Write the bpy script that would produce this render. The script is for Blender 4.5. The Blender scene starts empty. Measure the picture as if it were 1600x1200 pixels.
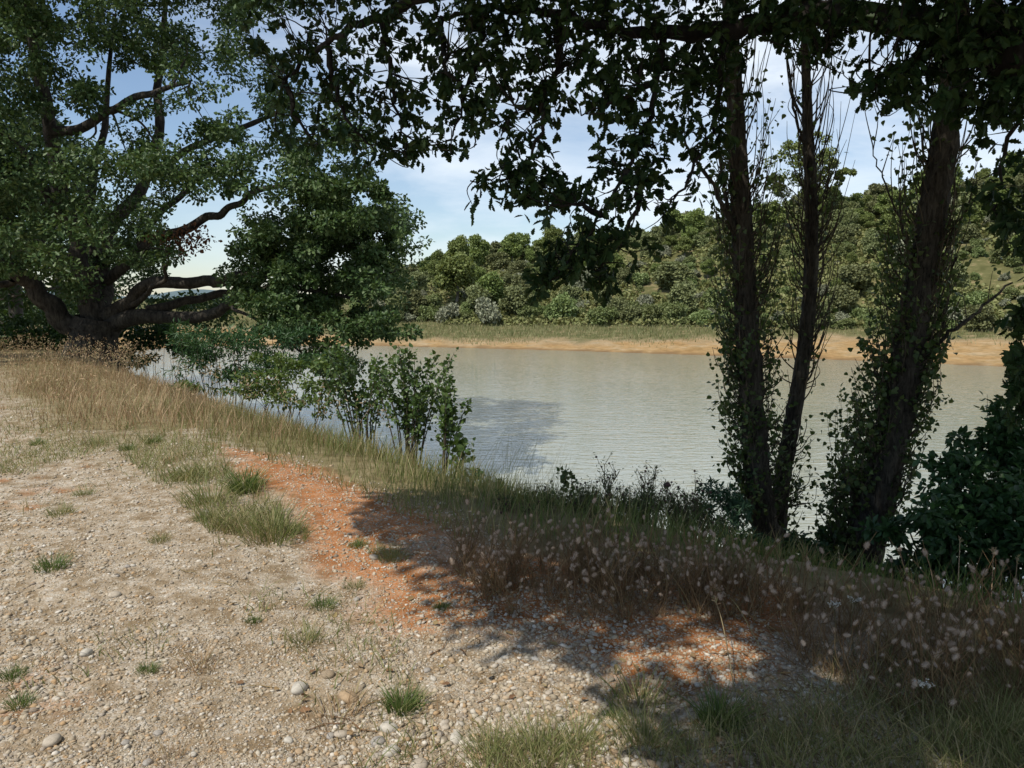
import bpy, math, random
import numpy as np
from mathutils import Vector

rnd = random.Random(7)
rng = np.random.default_rng(7)
SC = bpy.context.scene
COL = SC.collection
R = math.radians

# ------------------------------------------------------------------ camera, sky, sun, exposure
CAM_Z, PITCH, FPX, HZ = 1.65, R(6.42), 1200.0, 465.0
cam_d = bpy.data.cameras.new('camera')
cam = bpy.data.objects.new('camera', cam_d)
COL.objects.link(cam)
cam.location = (0, 0, CAM_Z)
cam.rotation_euler = (R(90) - PITCH, 0, 0)
cam_d.sensor_width = 36
cam_d.lens = 36 * FPX / 1600
cam_d.clip_start, cam_d.clip_end = 0.05, 6000
SC.camera = cam

SUN_EL = R(56)
SUN_AZ = (-0.72, -0.69)                      # horizontal direction towards the sun
ROT = math.atan2(SUN_AZ[0], SUN_AZ[1])
world = bpy.data.worlds.new('World')
SC.world = world
world.use_nodes = True
wn, wl = world.node_tree.nodes, world.node_tree.links
wn.clear()
w_out = wn.new('ShaderNodeOutputWorld')
w_bg = wn.new('ShaderNodeBackground')
sky = wn.new('ShaderNodeTexSky')
sky.sky_type = 'NISHITA'
sky.sun_disc = False
sky.sun_elevation = SUN_EL
sky.sun_rotation = ROT % (2 * math.pi)
sky.air_density, sky.dust_density, sky.ozone_density = 1.0, 0.3, 3.0
tc = wn.new('ShaderNodeTexCoord')
mp = wn.new('ShaderNodeMapping')
mp.inputs['Scale'].default_value = (1.0, 1.0, 3.6)
mp.inputs['Location'].default_value = (0.35, 0.1, 0.25)
mp.inputs['Rotation'].default_value = (0, R(8), 0)
nz = wn.new('ShaderNodeTexNoise')
nz.inputs['Scale'].default_value = 2.6
nz.inputs['Detail'].default_value = 9
nz.inputs['Roughness'].default_value = 0.56
nz.inputs['Distortion'].default_value = 0.35
rp = wn.new('ShaderNodeValToRGB')
rp.color_ramp.elements[0].position = 0.39
rp.color_ramp.elements[1].position = 0.70
rp.color_ramp.elements[0].color = (.13, .13, .13, 1)
mxs = wn.new('ShaderNodeMix')
mxs.data_type = 'RGBA'
mxs.inputs[7].default_value = (7.5, 8.1, 8.7, 1)
wl.new(tc.outputs['Generated'], mp.inputs['Vector'])
wl.new(mp.outputs[0], nz.inputs['Vector'])
wl.new(nz.outputs['Fac'], rp.inputs['Fac'])
sx = wn.new('ShaderNodeSeparateXYZ')
wl.new(tc.outputs['Generated'], sx.inputs[0])
mr = wn.new('ShaderNodeMapRange')          # the clouds thin out towards the west
mr.inputs['From Min'].default_value, mr.inputs['From Max'].default_value = -.5, -.1
mr.inputs['To Min'].default_value, mr.inputs['To Max'].default_value = .15, 1.0
wl.new(sx.outputs['X'], mr.inputs['Value'])
mm = wn.new('ShaderNodeMath')
mm.operation = 'MULTIPLY'
wl.new(rp.outputs['Color'], mm.inputs[0])
wl.new(mr.outputs[0], mm.inputs[1])
wl.new(mm.outputs[0], mxs.inputs[0])
wl.new(sky.outputs['Color'], mxs.inputs[6])
wl.new(mxs.outputs[2], w_bg.inputs['Color'])
w_bg.inputs['Strength'].default_value = 0.13
wl.new(w_bg.outputs[0], w_out.inputs['Surface'])

sun_d = bpy.data.lights.new('sun', 'SUN')
sun = bpy.data.objects.new('sun', sun_d)
COL.objects.link(sun)
sun_d.energy = 4.5
sun_d.angle = R(0.53)
sun_d.color = (1.0, 0.94, 0.84)
_k = math.cos(SUN_EL) / math.hypot(*SUN_AZ)
sun_vec = Vector((SUN_AZ[0] * _k, SUN_AZ[1] * _k, math.sin(SUN_EL)))
sun.rotation_euler = sun_vec.to_track_quat('Z', 'Y').to_euler()
sun.location = (-10, -10, 30)

SC.view_settings.view_transform = 'Standard'
SC.view_settings.look = 'None'
SC.view_settings.exposure = 0.0
SC.view_settings.gamma = 1
SC.render.engine = 'CYCLES'
SC.cycles.max_bounces = 6
SC.cycles.diffuse_bounces = 3
SC.cycles.glossy_bounces = 3
SC.cycles.transmission_bounces = 3
SC.cycles.use_denoising = True

# ------------------------------------------------------------------ picture -> place helpers
CP, SP = math.cos(PITCH), math.sin(PITCH)


def ray(px, py):
    u, v = (px - 800) / FPX, (600 - py) / FPX
    return np.array([u, CP + v * SP, -SP + v * CP])


def W(px, py, Y):
    d = ray(px, py)
    return np.array([0, 0, CAM_Z]) + d * (Y / d[1])


def G(px, py, z=0.0):
    d = ray(px, py)
    t = (z - CAM_Z) / d[2]
    return d[0] * t, d[1] * t


# ------------------------------------------------------------------ mesh helpers (numpy)
class MB:
    def __init__(self):
        self.v, self.f, self.n = [], {}, 0

    def add(self, V, faces):
        V = np.asarray(V, dtype=np.float32).reshape(-1, 3)
        for F in faces:
            F = np.asarray(F, dtype=np.int64)
            if len(F):
                self.f.setdefault(F.shape[1], []).append(F + self.n)
        self.v.append(V)
        self.n += len(V)

    def build(self, name, m, parent=None, smooth=False):
        me = bpy.data.meshes.new(name)
        V = np.concatenate(self.v) if self.v else np.zeros((0, 3), np.float32)
        me.vertices.add(len(V))
        me.vertices.foreach_set('co', V.ravel())
        idx, start, tot, c = [], [], [], 0
        for k in sorted(self.f):
            F = np.concatenate(self.f[k])
            idx.append(F.ravel())
            start.append(c + np.arange(len(F)) * k)
            tot.append(np.full(len(F), k))
            c += F.size
        if idx:
            idx, start, tot = map(np.concatenate, (idx, start, tot))
            me.loops.add(len(idx))
            me.loops.foreach_set('vertex_index', idx.astype(np.int32))
            me.polygons.add(len(start))
            me.polygons.foreach_set('loop_start', start.astype(np.int32))
            me.polygons.foreach_set('loop_total', tot.astype(np.int32))
            if smooth:
                me.polygons.foreach_set('use_smooth', np.ones(len(start), dtype=bool))
        me.update(calc_edges=True)
        me.validate()
        if m is not None:
            me.materials.append(m)
        o = bpy.data.objects.new(name, me)
        COL.objects.link(o)
        if parent is not None:
            o.parent = parent
            o.matrix_parent_inverse.identity()
        return o


def smooth_path(P, n=6):
    P = np.asarray(P, float)
    if len(P) < 3:
        t = np.linspace(0, 1, n + 1)[:, None]
        return P[0] * (1 - t) + P[-1] * t
    Q = np.vstack([2 * P[0] - P[1], P, 2 * P[-1] - P[-2]])
    out = []
    for i in range(1, len(Q) - 2):
        p0, p1, p2, p3 = Q[i - 1], Q[i], Q[i + 1], Q[i + 2]
        for t in np.linspace(0, 1, n, endpoint=False):
            out.append(0.5 * (2 * p1 + (p2 - p0) * t + (2 * p0 - 5 * p1 + 4 * p2 - p3) * t * t + (3 * p1 - p0 - 3 * p2 + p3) * t ** 3))
    out.append(P[-1])
    return np.array(out)


def tube(mb, P, rad, sides=6, bump=0.0):
    P = np.asarray(P, float)
    n = len(P)
    rad = np.interp(np.linspace(0, 1, n), np.linspace(0, 1, len(rad)), rad)
    T = np.gradient(P, axis=0)
    T /= np.linalg.norm(T, axis=1)[:, None] + 1e-9
    ref = np.array([0, 0, 1.0]) if abs(T[:, 2].mean()) < 0.75 else np.array([1.0, 0, 0])
    A = np.cross(T, ref)
    A /= np.linalg.norm(A, axis=1)[:, None] + 1e-9
    B = np.cross(T, A)
    a = np.linspace(0, 2 * math.pi, sides, endpoint=False)
    rr = rad[:, None] * (1 + bump * rng.normal(size=(n, sides))) if bump else np.repeat(rad[:, None], sides, 1)
    V = P[:, None, :] + rr[..., None] * (np.cos(a)[None, :, None] * A[:, None, :] + np.sin(a)[None, :, None] * B[:, None, :])
    i = np.arange(n - 1)[:, None] * sides
    j = np.arange(sides)[None, :]
    k = (j + 1) % sides
    F = np.stack([i + j, i + k, i + sides + k, i + sides + j], -1).reshape(-1, 4)
    mb.add(V.reshape(-1, 3), [F])


def unit(v):
    v = np.asarray(v, float)
    return v / (np.linalg.norm(v, axis=-1, keepdims=True) + 1e-9)


def frames(D, N):
    """rotation matrices whose columns are: D (leaf axis), side, normal close to N"""
    D = unit(D)
    S = unit(np.cross(N, D))
    M = np.cross(D, S)
    return np.stack([D, S, M], axis=-1)


def scatter(mb, tmpl, pos, D, N, size):
    TV, TF = tmpl
    Rm = frames(D, N)
    size = np.asarray(size, float)
    if size.ndim == 1:
        size = np.repeat(size[:, None], 3, 1)
    V = np.einsum('nij,nkj->nki', Rm, TV[None] * size[:, None, :]) + pos[:, None, :]
    n, k = len(pos), len(TV)
    off = (np.arange(n) * k)[:, None, None]
    mb.add(V.reshape(-1, 3), [(np.asarray(f)[None] + off).reshape(-1, len(f[0])) for f in TF])


def leaf_template(side, fold=0.25, curl=0.1, two=True):
    """a leaf along +x from 0 to 1; side: (x, half width) pairs between base and tip"""
    s = np.array(side)
    z = lambda x, y: fold * abs(y) - curl * x * x
    mid = np.array([[0, 0, 0], [1, 0, -curl]])
    up = np.array([[x, y, z(x, y)] for x, y in s])
    dn = np.array([[x, -y, z(x, y)] for x, y in s])
    V = np.vstack([mid, up, dn])
    k = len(s)
    fu = [0] + [1] + list(range(1 + k, 1, -1))
    fd = [0] + list(range(2 + k, 2 + 2 * k)) + [1]
    return V, [np.array([fu, fd])]


OAK_LEAF = leaf_template([(.14, .05), (.2, .15), (.3, .11), (.4, .25), (.5, .16), (.62, .29), (.7, .19), (.84, .2), (.9, .1)], .3, .16)
OAK_SMALL = leaf_template([(.22, .2), (.38, .14), (.6, .32), (.85, .2)], .3, .15)
POP_LEAF = leaf_template([(.02, .2), (.2, .42), (.45, .38), (.75, .16)], .2, .12)
OVAL_LEAF = leaf_template([(.2, .2), (.5, .27), (.8, .15)], .25, .15)
NARROW_LEAF = leaf_template([(.25, .1), (.6, .1)], .2, .2)
TUFT_LEAF = (np.array([[0, -.12, 0], [.3, -.5, .1], [.75, -.38, -.05], [1, .05, .06], [.7, .45, -.08], [.25, .42, .1]], float), [np.array([[0, 1, 2, 3, 4, 5]])])


def rand_dirs(n, up=0.0):
    d = rng.normal(size=(n, 3))
    d[:, 2] += up
    return unit(d)


def clump(mb, tmpl, c, rad, n, size, up=0.8, droop=0.2):
    """n leaves in an ellipsoid shell round c"""
    d = rand_dirs(n)
    r = rng.random(n) ** 0.45
    pos = np.asarray(c) + d * r[:, None] * np.asarray(rad)
    D = unit(d + rng.normal(size=(n, 3)) * 0.8 - np.array([0, 0, droop]))
    N = unit(rng.normal(size=(n, 3)) * 0.75 + d * 0.5 + np.array([0, 0, up]))
    scatter(mb, tmpl, pos, D, N, size * (0.7 + 0.6 * rng.random(n)))


def blades(mb, base, h, w, lean, bend=0.5):
    """grass blades: base n x 3, h and w n, lean n x 2 horizontal offset of the tip as a share of h"""
    n = len(base)
    a = rng.random(n) * 2 * math.pi
    side = np.stack([np.cos(a), np.sin(a), np.zeros(n)], -1)
    lean3 = np.concatenate([lean, np.zeros((n, 1))], 1)
    V = np.zeros((n, 7, 3))
    for i, (t, ww) in enumerate(((0, 1.0), (.4, .85), (.75, .55))):
        c = base + np.array([0, 0, 1])[None] * (h * t * (1 - 0.12 * t))[:, None] + lean3 * (h * t ** (1 + bend))[:, None]
        V[:, 2 * i] = c + side * (w * ww * .5)[:, None]
        V[:, 2 * i + 1] = c - side * (w * ww * .5)[:, None]
    V[:, 6] = base + np.array([0, 0, 1])[None] * (h * .92)[:, None] + lean3 * h[:, None]
    off = (np.arange(n) * 7)[:, None]
    q = np.concatenate([off + np.array([[0, 1, 3, 2]]), off + np.array([[2, 3, 5, 4]])])
    t = off + np.array([[4, 5, 6]])
    mb.add(V.reshape(-1, 3), [q, t])


# ------------------------------------------------------------------ tags
def tag(o, label=None, cat=None, group=None, kind=None):
    if label: o['label'] = label
    if cat: o['category'] = cat
    if group: o['group'] = group
    if kind: o['kind'] = kind
    return o


def thing(name, loc, label, cat, group=None):
    o = bpy.data.objects.new(name, None)
    COL.objects.link(o)
    o.location = loc
    o.empty_display_size = 0.2
    return tag(o, label, cat, group)


def place_local(mbs, org):
    """move mesh builders from world to the local space of a thing at org"""
    for mb in mbs:
        mb.v = [v - np.asarray(org, np.float32) for v in mb.v]


def dup(root, loc, rotz=0.0, s=1.0, label=None, group=None):
    r = root.copy()
    COL.objects.link(r)
    r.location = loc
    r.rotation_euler = (0, 0, rotz)
    r.scale = (s, s, s) if not hasattr(s, '__len__') else s
    if label: r['label'] = label
    if group: r['group'] = group
    for ch in root.children:
        c = ch.copy()
        COL.objects.link(c)
        c.parent = r
    return r


# ------------------------------------------------------------------ materials
def mat(name):
    m = bpy.data.materials.new(name)
    m.use_nodes = True
    nt = m.node_tree
    p = nt.nodes['Principled BSDF']
    return m, nt, nt.nodes, nt.links, p


def ramp(nodes, stops, interp='LINEAR'):
    r = nodes.new('ShaderNodeValToRGB')
    cr = r.color_ramp
    cr.interpolation = interp
    while len(cr.elements) < len(stops):
        cr.elements.new(0.5)
    for e, (p, c) in zip(cr.elements, stops):
        e.position = p
        e.color = (*c, 1)
    return r


def mixc(nodes, links, a, b, fac, mode='MIX'):
    m = nodes.new('ShaderNodeMix')
    m.data_type = 'RGBA'
    m.blend_type = mode
    for sock, val in ((m.inputs[0], fac), (m.inputs[6], a), (m.inputs[7], b)):
        if hasattr(val, 'is_linked') or hasattr(val, 'links'):
            links.new(val, sock)
        elif isinstance(val, (int, float)):
            sock.default_value = val
        else:
            sock.default_value = (*val, 1)
    return m.outputs[2]


def noise(nodes, links, vec, scale, detail=4, rough=0.55, dist=0.0):
    n = nodes.new('ShaderNodeTexNoise')
    n.inputs['Scale'].default_value = scale
    n.inputs['Detail'].default_value = detail
    n.inputs['Roughness'].default_value = rough
    n.inputs['Distortion'].default_value = dist
    if vec is not None:
        links.new(vec, n.inputs['Vector'])
    return n.outputs['Fac']


def leaf_mat(name, cols, rough=0.5, transl=0.3, tcol=None, spec=0.35, objvar=0.0):
    m, nt, N, L, p = mat(name)
    g = N.new('ShaderNodeNewGeometry')
    stops = [(i / (len(cols) - 1), c) for i, c in enumerate(cols)]
    r = ramp(N, stops)
    L.new(g.outputs['Random Per Island'], r.inputs['Fac'])
    col = r.outputs['Color']
    if objvar:
        oi = N.new('ShaderNodeObjectInfo')
        hs = N.new('ShaderNodeHueSaturation')
        mr = N.new('ShaderNodeMapRange')
        mr.inputs['To Min'].default_value = 1 - objvar
        mr.inputs['To Max'].default_value = 1 + objvar
        L.new(oi.outputs['Random'], mr.inputs['Value'])
        mh = N.new('ShaderNodeMapRange')
        mh.inputs['To Min'].default_value = 0.5 - objvar * 0.07
        mh.inputs['To Max'].default_value = 0.5 + objvar * 0.06
        L.new(oi.outputs['Random'], mh.inputs['Value'])
        L.new(mr.outputs[0], hs.inputs['Value'])
        L.new(mh.outputs[0], hs.inputs['Hue'])
        L.new(col, hs.inputs['Color'])
        col = hs.outputs['Color']
    L.new(col, p.inputs['Base Color'])
    p.inputs['Roughness'].default_value = rough
    p.inputs['Specular IOR Level'].default_value = spec
    if transl:
        t = N.new('ShaderNodeBsdfTranslucent')
        hs2 = N.new('ShaderNodeHueSaturation')
        hs2.inputs['Hue'].default_value = 0.48
        hs2.inputs['Saturation'].default_value = 1.15
        hs2.inputs['Value'].default_value = 1.25
        L.new(col, hs2.inputs['Color'])
        L.new(hs2.outputs[0], t.inputs['Color'])
        mx = N.new('ShaderNodeMixShader')
        mx.inputs[0].default_value = transl
        L.new(p.outputs[0], mx.inputs[1])
        L.new(t.outputs[0], mx.inputs[2])
        L.new(mx.outputs[0], N['Material Output'].inputs['Surface'])
    return m


def bark_mat(name, a, b, scale=14, stretch=0.18, bump=0.5):
    m, nt, N, L, p = mat(name)
    t = N.new('ShaderNodeTexCoord')
    mpn = N.new('ShaderNodeMapping')
    mpn.inputs['Scale'].default_value = (1, 1, stretch)
    L.new(t.outputs['Object'], mpn.inputs['Vector'])
    f = noise(N, L, mpn.outputs[0], scale, 8, 0.7, 0.6)
    f2 = noise(N, L, t.outputs['Object'], 3.0, 3)
    r = ramp(N, [(0.32, a), (0.66, b)])
    L.new(f, r.inputs['Fac'])
    r2 = ramp(N, [(0.35, (0.7, 0.7, 0.7)), (0.65, (1.2, 1.2, 1.15))])
    L.new(f2, r2.inputs['Fac'])
    L.new(mixc(N, L, r.outputs[0], r2.outputs[0], 1.0, 'MULTIPLY'), p.inputs['Base Color'])
    bp = N.new('ShaderNodeBump')
    bp.inputs['Strength'].default_value = bump
    bp.inputs['Distance'].default_value = 0.04
    L.new(f, bp.inputs['Height'])
    L.new(bp.outputs[0], p.inputs['Normal'])
    p.inputs['Roughness'].default_value = 0.9
    p.inputs['Specular IOR Level'].default_value = 0.15
    return m


def plain_mat(name, cols, rough=0.9, spec=0.2):
    return leaf_mat(name, cols, rough, 0.0, spec=spec)


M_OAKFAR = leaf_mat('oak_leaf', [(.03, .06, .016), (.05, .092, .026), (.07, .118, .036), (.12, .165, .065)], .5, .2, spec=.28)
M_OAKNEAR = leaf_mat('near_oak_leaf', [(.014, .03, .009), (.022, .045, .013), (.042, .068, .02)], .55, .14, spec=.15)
M_BROWNLEAF = leaf_mat('brown_leaf', [(.12, .05, .02), (.2, .09, .035), (.16, .08, .04)], .7, .2)
M_POPLEAF = leaf_mat('poplar_leaf', [(.045, .085, .022), (.07, .12, .03), (.1, .15, .04)], .42, .28, spec=.45)
M_POPDARK = leaf_mat('dark_poplar_leaf', [(.04, .07, .02), (.06, .1, .028), (.1, .13, .04)], .5, .28)
M_BUSHDARK = leaf_mat('dark_bush_leaf', [(.026, .062, .02), (.04, .09, .028), (.055, .115, .036)], .45, .25)
M_BUSHLIGHT = leaf_mat('light_bush_leaf', [(.06, .1, .022), (.09, .14, .03), (.13, .17, .045)], .5, .3)
M_BLUEGREEN = leaf_mat('blue_green_leaf', [(.04, .09, .045), (.06, .12, .06)], .5, .25)
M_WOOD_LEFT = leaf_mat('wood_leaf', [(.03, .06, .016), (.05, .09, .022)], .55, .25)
M_HOLM = leaf_mat('holm_leaf', [(.12, .14, .055), (.165, .185, .075), (.21, .23, .1)], .6, .15, objvar=.22)
M_SHRUB = leaf_mat('shrub_leaf', [(.115, .155, .05), (.16, .2, .068), (.21, .24, .098)], .6, .2, objvar=.22)
M_PINE = leaf_mat('pine_needles', [(.12, .165, .045), (.16, .205, .056), (.2, .24, .075)], .6, .2, objvar=.15)
M_GREY = leaf_mat('grey_shrub_leaf', [(.17, .185, .11), (.23, .245, .16), (.3, .31, .22)], .7, .15, objvar=.15)
M_SCRUB = leaf_mat('scrub_leaf', [(.14, .16, .052), (.195, .21, .072), (.26, .255, .11)], .7, .15)
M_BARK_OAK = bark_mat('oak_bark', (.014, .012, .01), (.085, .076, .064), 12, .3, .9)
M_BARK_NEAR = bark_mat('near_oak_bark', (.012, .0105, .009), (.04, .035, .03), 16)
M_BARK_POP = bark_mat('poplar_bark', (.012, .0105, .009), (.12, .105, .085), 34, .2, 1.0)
M_BARK_GREY = bark_mat('grey_bark', (.1, .09, .08), (.2, .18, .16), 5)
M_TWIG = bark_mat('twig', (.05, .04, .028), (.12, .1, .075), 20)
M_DRY = leaf_mat('dry_grass', [(.29, .195, .105), (.4, .28, .16), (.5, .375, .23), (.31, .255, .13), (.23, .215, .09)], .7, .25)
M_MIXGRASS = leaf_mat('mixed_grass', [(.12, .145, .045), (.17, .2, .065), (.27, .255, .11), (.4, .335, .18)], .6, .3)
M_GREEN = leaf_mat('green_grass', [(.06, .1, .025), (.09, .15, .035), (.13, .18, .05), (.2, .22, .08)], .55, .3)
M_BROWNSTEM = plain_mat('brown_stem', [(.12, .07, .034), (.19, .115, .057), (.28, .19, .1), (.16, .13, .06)])
M_FLUFF = leaf_mat('seed_fluff', [(.38, .285, .2), (.48, .385, .29), (.6, .5, .4)], .95, .3, spec=.05)
M_WEED = plain_mat('weed_stem', [(.08, .07, .04), (.13, .11, .06), (.1, .12, .05)])
M_DARKHEAD = plain_mat('dark_seed_head', [(.07, .04, .035), (.1, .06, .05)])
M_WHITE = plain_mat('white_petal', [(.45, .44, .38), (.58, .56, .5)])
M_STONE = plain_mat('stone', [(.21, .175, .13), (.36, .3, .21), (.47, .4, .3), (.42, .28, .15), (.32, .26, .18), (.52, .47, .39), (.27, .22, .17), (.41, .35, .25), (.62, .57, .49)], .85, .25)
M_DEAD = plain_mat('fallen_leaf', [(.24, .16, .08), (.16, .085, .045), (.28, .22, .1), (.22, .12, .06), (.3, .26, .16)], .8)


def ground_mat():
    m, nt, N, L, p = mat('ground')
    t = N.new('ShaderNodeTexCoord')
    v = t.outputs['Object']
    at = lambda n: (lambda a: (setattr(a, 'attribute_name', n), a.outputs['Fac'])[1])(N.new('ShaderNodeAttribute'))
    red, gra, sand, hill, wet = at('red'), at('grassy'), at('sand'), at('hill'), at('wet')

    def vor(scale, feat='F1'):
        n = N.new('ShaderNodeTexVoronoi')
        n.feature = feat
        n.inputs['Scale'].default_value = scale
        n.inputs['Randomness'].default_value = 1
        wv = N.new('ShaderNodeVectorMath')
        wv.operation = 'ADD'
        nn = N.new('ShaderNodeTexNoise')
        nn.inputs['Scale'].default_value = scale * 0.9
        L.new(v, nn.inputs['Vector'])
        sc = N.new('ShaderNodeVectorMath')
        sc.operation = 'SCALE'
        sc.inputs['Scale'].default_value = 0.5 / scale
        L.new(nn.outputs['Color'], sc.inputs[0])
        L.new(v, wv.inputs[0])
        L.new(sc.outputs[0], wv.inputs[1])
        L.new(wv.outputs[0], n.inputs['Vector'])
        return n

    va, vb = vor(38), vor(95)
    sep = lambda n: (lambda s: (L.new(n.outputs['Color'], s.inputs[0]), s.outputs[0])[1])(N.new('ShaderNodeSeparateColor'))
    stones = [(0, (.24, .2, .15)), (.25, (.36, .3, .22)), (.5, (.44, .38, .29)), (.7, (.4, .29, .18)), (.85, (.52, .48, .41)), (1, (.6, .56, .49))]
    ra, rb = ramp(N, stones), ramp(N, stones)
    L.new(sep(va), ra.inputs['Fac'])
    L.new(sep(vb), rb.inputs['Fac'])
    big = noise(N, L, v, 0.9, 5, .6)
    mid = noise(N, L, v, 6, 6, .65)
    fine = noise(N, L, v, 60, 4, .7)
    dirt = ramp(N, [(.3, (.2, .145, .085)), (.55, (.3, .225, .14)), (.75, (.39, .31, .205))])
    L.new(mid, dirt.inputs['Fac'])
    # which spots are loose stones and which are dirt
    msk = ramp(N, [(.40, (0, 0, 0)), (.58, (1, 1, 1))])
    L.new(mid, msk.inputs['Fac'])
    st = mixc(N, L, ra.outputs[0], rb.outputs[0], 0.5)
    col = mixc(N, L, dirt.outputs[0], st, msk.outputs[0])
    redc = ramp(N, [(.3, (.27, .088, .02)), (.5, (.38, .135, .034)), (.7, (.45, .195, .068))])
    L.new(mid, redc.inputs['Fac'])
    rmix = N.new('ShaderNodeMath')
    rmix.operation = 'MULTIPLY'
    rfac = ramp(N, [(.4, (1, 1, 1)), (.62, (.38, .38, .38))])
    L.new(fine, rfac.inputs['Fac'])
    L.new(red, rmix.inputs[0])
    L.new(rfac.outputs[0], rmix.inputs[1])
    col = mixc(N, L, col, redc.outputs[0], rmix.outputs[0])
    gcol = ramp(N, [(.3, (.13, .1, .05)), (.5, (.2, .165, .085)), (.7, (.27, .225, .13))])
    L.new(mid, gcol.inputs['Fac'])
    col = mixc(N, L, col, gcol.outputs[0], gra)
    hcol = ramp(N, [(.35, (.085, .085, .032)), (.55, (.125, .12, .05)), (.68, (.26, .2, .11))])
    L.new(big, hcol.inputs['Fac'])
    col = mixc(N, L, col, hcol.outputs[0], hill)
    sc_ = ramp(N, [(.3, (.31, .185, .075)), (.5, (.37, .24, .11)), (.7, (.41, .31, .19))])
    L.new(noise(N, L, v, .5, 6, .6), sc_.inputs['Fac'])
    patch = ramp(N, [(.42, (1, 1, 1)), (.6, (.72, .74, .7))])
    L.new(noise(N, L, v, 1.7, 7, .7), patch.inputs['Fac'])
    col = mixc(N, L, col, mixc(N, L, sc_.outputs[0], patch.outputs[0], 1.0, 'MULTIPLY'), sand)
    col = mixc(N, L, col, (.17, .105, .05), wet)
    L.new(col, p.inputs['Base Color'])
    p.inputs['Roughness'].default_value = 0.95
    p.inputs['Specular IOR Level'].default_value = 0.1
    # stony relief
    sub = N.new('ShaderNodeMath')
    sub.operation = 'ADD'
    L.new(va.outputs['Distance'], sub.inputs[0])
    L.new(vb.outputs['Distance'], sub.inputs[1])
    inv = N.new('ShaderNodeMath')
    inv.operation = 'MULTIPLY_ADD'
    inv.inputs[1].default_value = -0.6
    L.new(sub.outputs[0], inv.inputs[0])
    L.new(fine, inv.inputs[2])
    bp = N.new('ShaderNodeBump')
    bp.inputs['Strength'].default_value = 0.55
    bp.inputs['Distance'].default_value = 0.016
    L.new(inv.outputs[0], bp.inputs['Height'])
    L.new(bp.outputs[0], p.inputs['Normal'])
    return m


def water_mat():
    m, nt, N, L, p = mat('lake_water')
    t = N.new('ShaderNodeTexCoord')
    mpn = N.new('ShaderNodeMapping')
    mpn.inputs['Rotation'].default_value = (0, 0, R(12))
    mpn.inputs['Scale'].default_value = (1.0, 2.6, 1)
    L.new(t.outputs['Object'], mpn.inputs['Vector'])
    a = noise(N, L, mpn.outputs[0], 1.5, 3, .5, .3)
    b = noise(N, L, mpn.outputs[0], 4.5, 2, .5)
    c = noise(N, L, t.outputs['Object'], .06, 3, .5)
    ad = N.new('ShaderNodeMath')
    ad.operation = 'MULTIPLY_ADD'
    ad.inputs[1].default_value = 0.35
    L.new(b, ad.inputs[0])
    L.new(a, ad.inputs[2])
    st = ramp(N, [(.35, (.75, .75, .75)), (.6, (1, 1, 1))])
    L.new(c, st.inputs['Fac'])
    mu = N.new('ShaderNodeMath')
    mu.operation = 'MULTIPLY'
    mu.inputs[1].default_value = 1.0
    L.new(st.outputs[0], mu.inputs[0])
    bp = N.new('ShaderNodeBump')
    bp.inputs['Distance'].default_value = 0.03
    L.new(mu.outputs[0], bp.inputs['Strength'])
    L.new(ad.outputs[0], bp.inputs['Height'])
    L.new(bp.outputs[0], p.inputs['Normal'])
    p.inputs['Base Color'].default_value = (.29, .3, .235, 1)
    p.inputs['Roughness'].default_value = 0.03
    p.inputs['IOR'].default_value = 1.8
    return m


# ------------------------------------------------------------------ terrain
EDGE = np.array([(30, -28), (12, -6), (6, .5), (2.9, 3.7), (1.7, 4.7), (.8, 5.05), (-.25, 6.1), (-2.7, 8.9), (-5.3, 12.6), (-11.8, 21), (-18, 29), (-26, 38), (-33, 48), (-39, 60)], float)
NEAR_SHORE = np.array([(34, -24), (16, -2), (10, 4), (6.9, 7.7), (5.4, 8.5), (4.5, 9.2), (3.2, 10.4), (1.2, 12.4), (-1.4, 15.6), (-7.8, 24.2), (-14, 32), (-21.5, 41), (-28, 51), (-33, 61)], float)
FAR_SHORE = np.array([(-34, 67), (-31, 73.5), (-21.7, 74.5), (-12.4, 74), (-4, 71), (5.6, 67), (15.5, 62), (24, 57.5), (31, 53), (45, 44), (60, 33), (75, 20), (85, 5), (80, -20), (60, -34), (45, -34)], float)
LAKE = np.vstack([NEAR_SHORE, FAR_SHORE])
WATER_Z = -3.0


def seg_dist(P, line, closed=False):
    A = line
    B = np.roll(line, -1, 0) if closed else line[1:]
    A = A if closed else A[:-1]
    best = np.full(len(P), 1e9)
    for a, b in zip(A, B):
        ab = b - a
        t = np.clip(((P - a) @ ab) / (ab @ ab), 0, 1)
        best = np.minimum(best, np.hypot(*(P - a - t[:, None] * ab).T))
    return best


def inside(P, poly):
    c = np.zeros(len(P), bool)
    x, y = P[:, 0], P[:, 1]
    j = len(poly) - 1
    for i in range(len(poly)):
        xi, yi = poly[i]
        xj, yj = poly[j]
        hit = ((yi > y) != (yj > y)) & (x < (xj - xi) * (y - yi) / (yj - yi + 1e-12) + xi)
        c ^= hit
        j = i
    return c


def sst(a, b, x):
    t = np.clip((x - a) / (b - a), 0, 1)
    return t * t * (3 - 2 * t)


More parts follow.
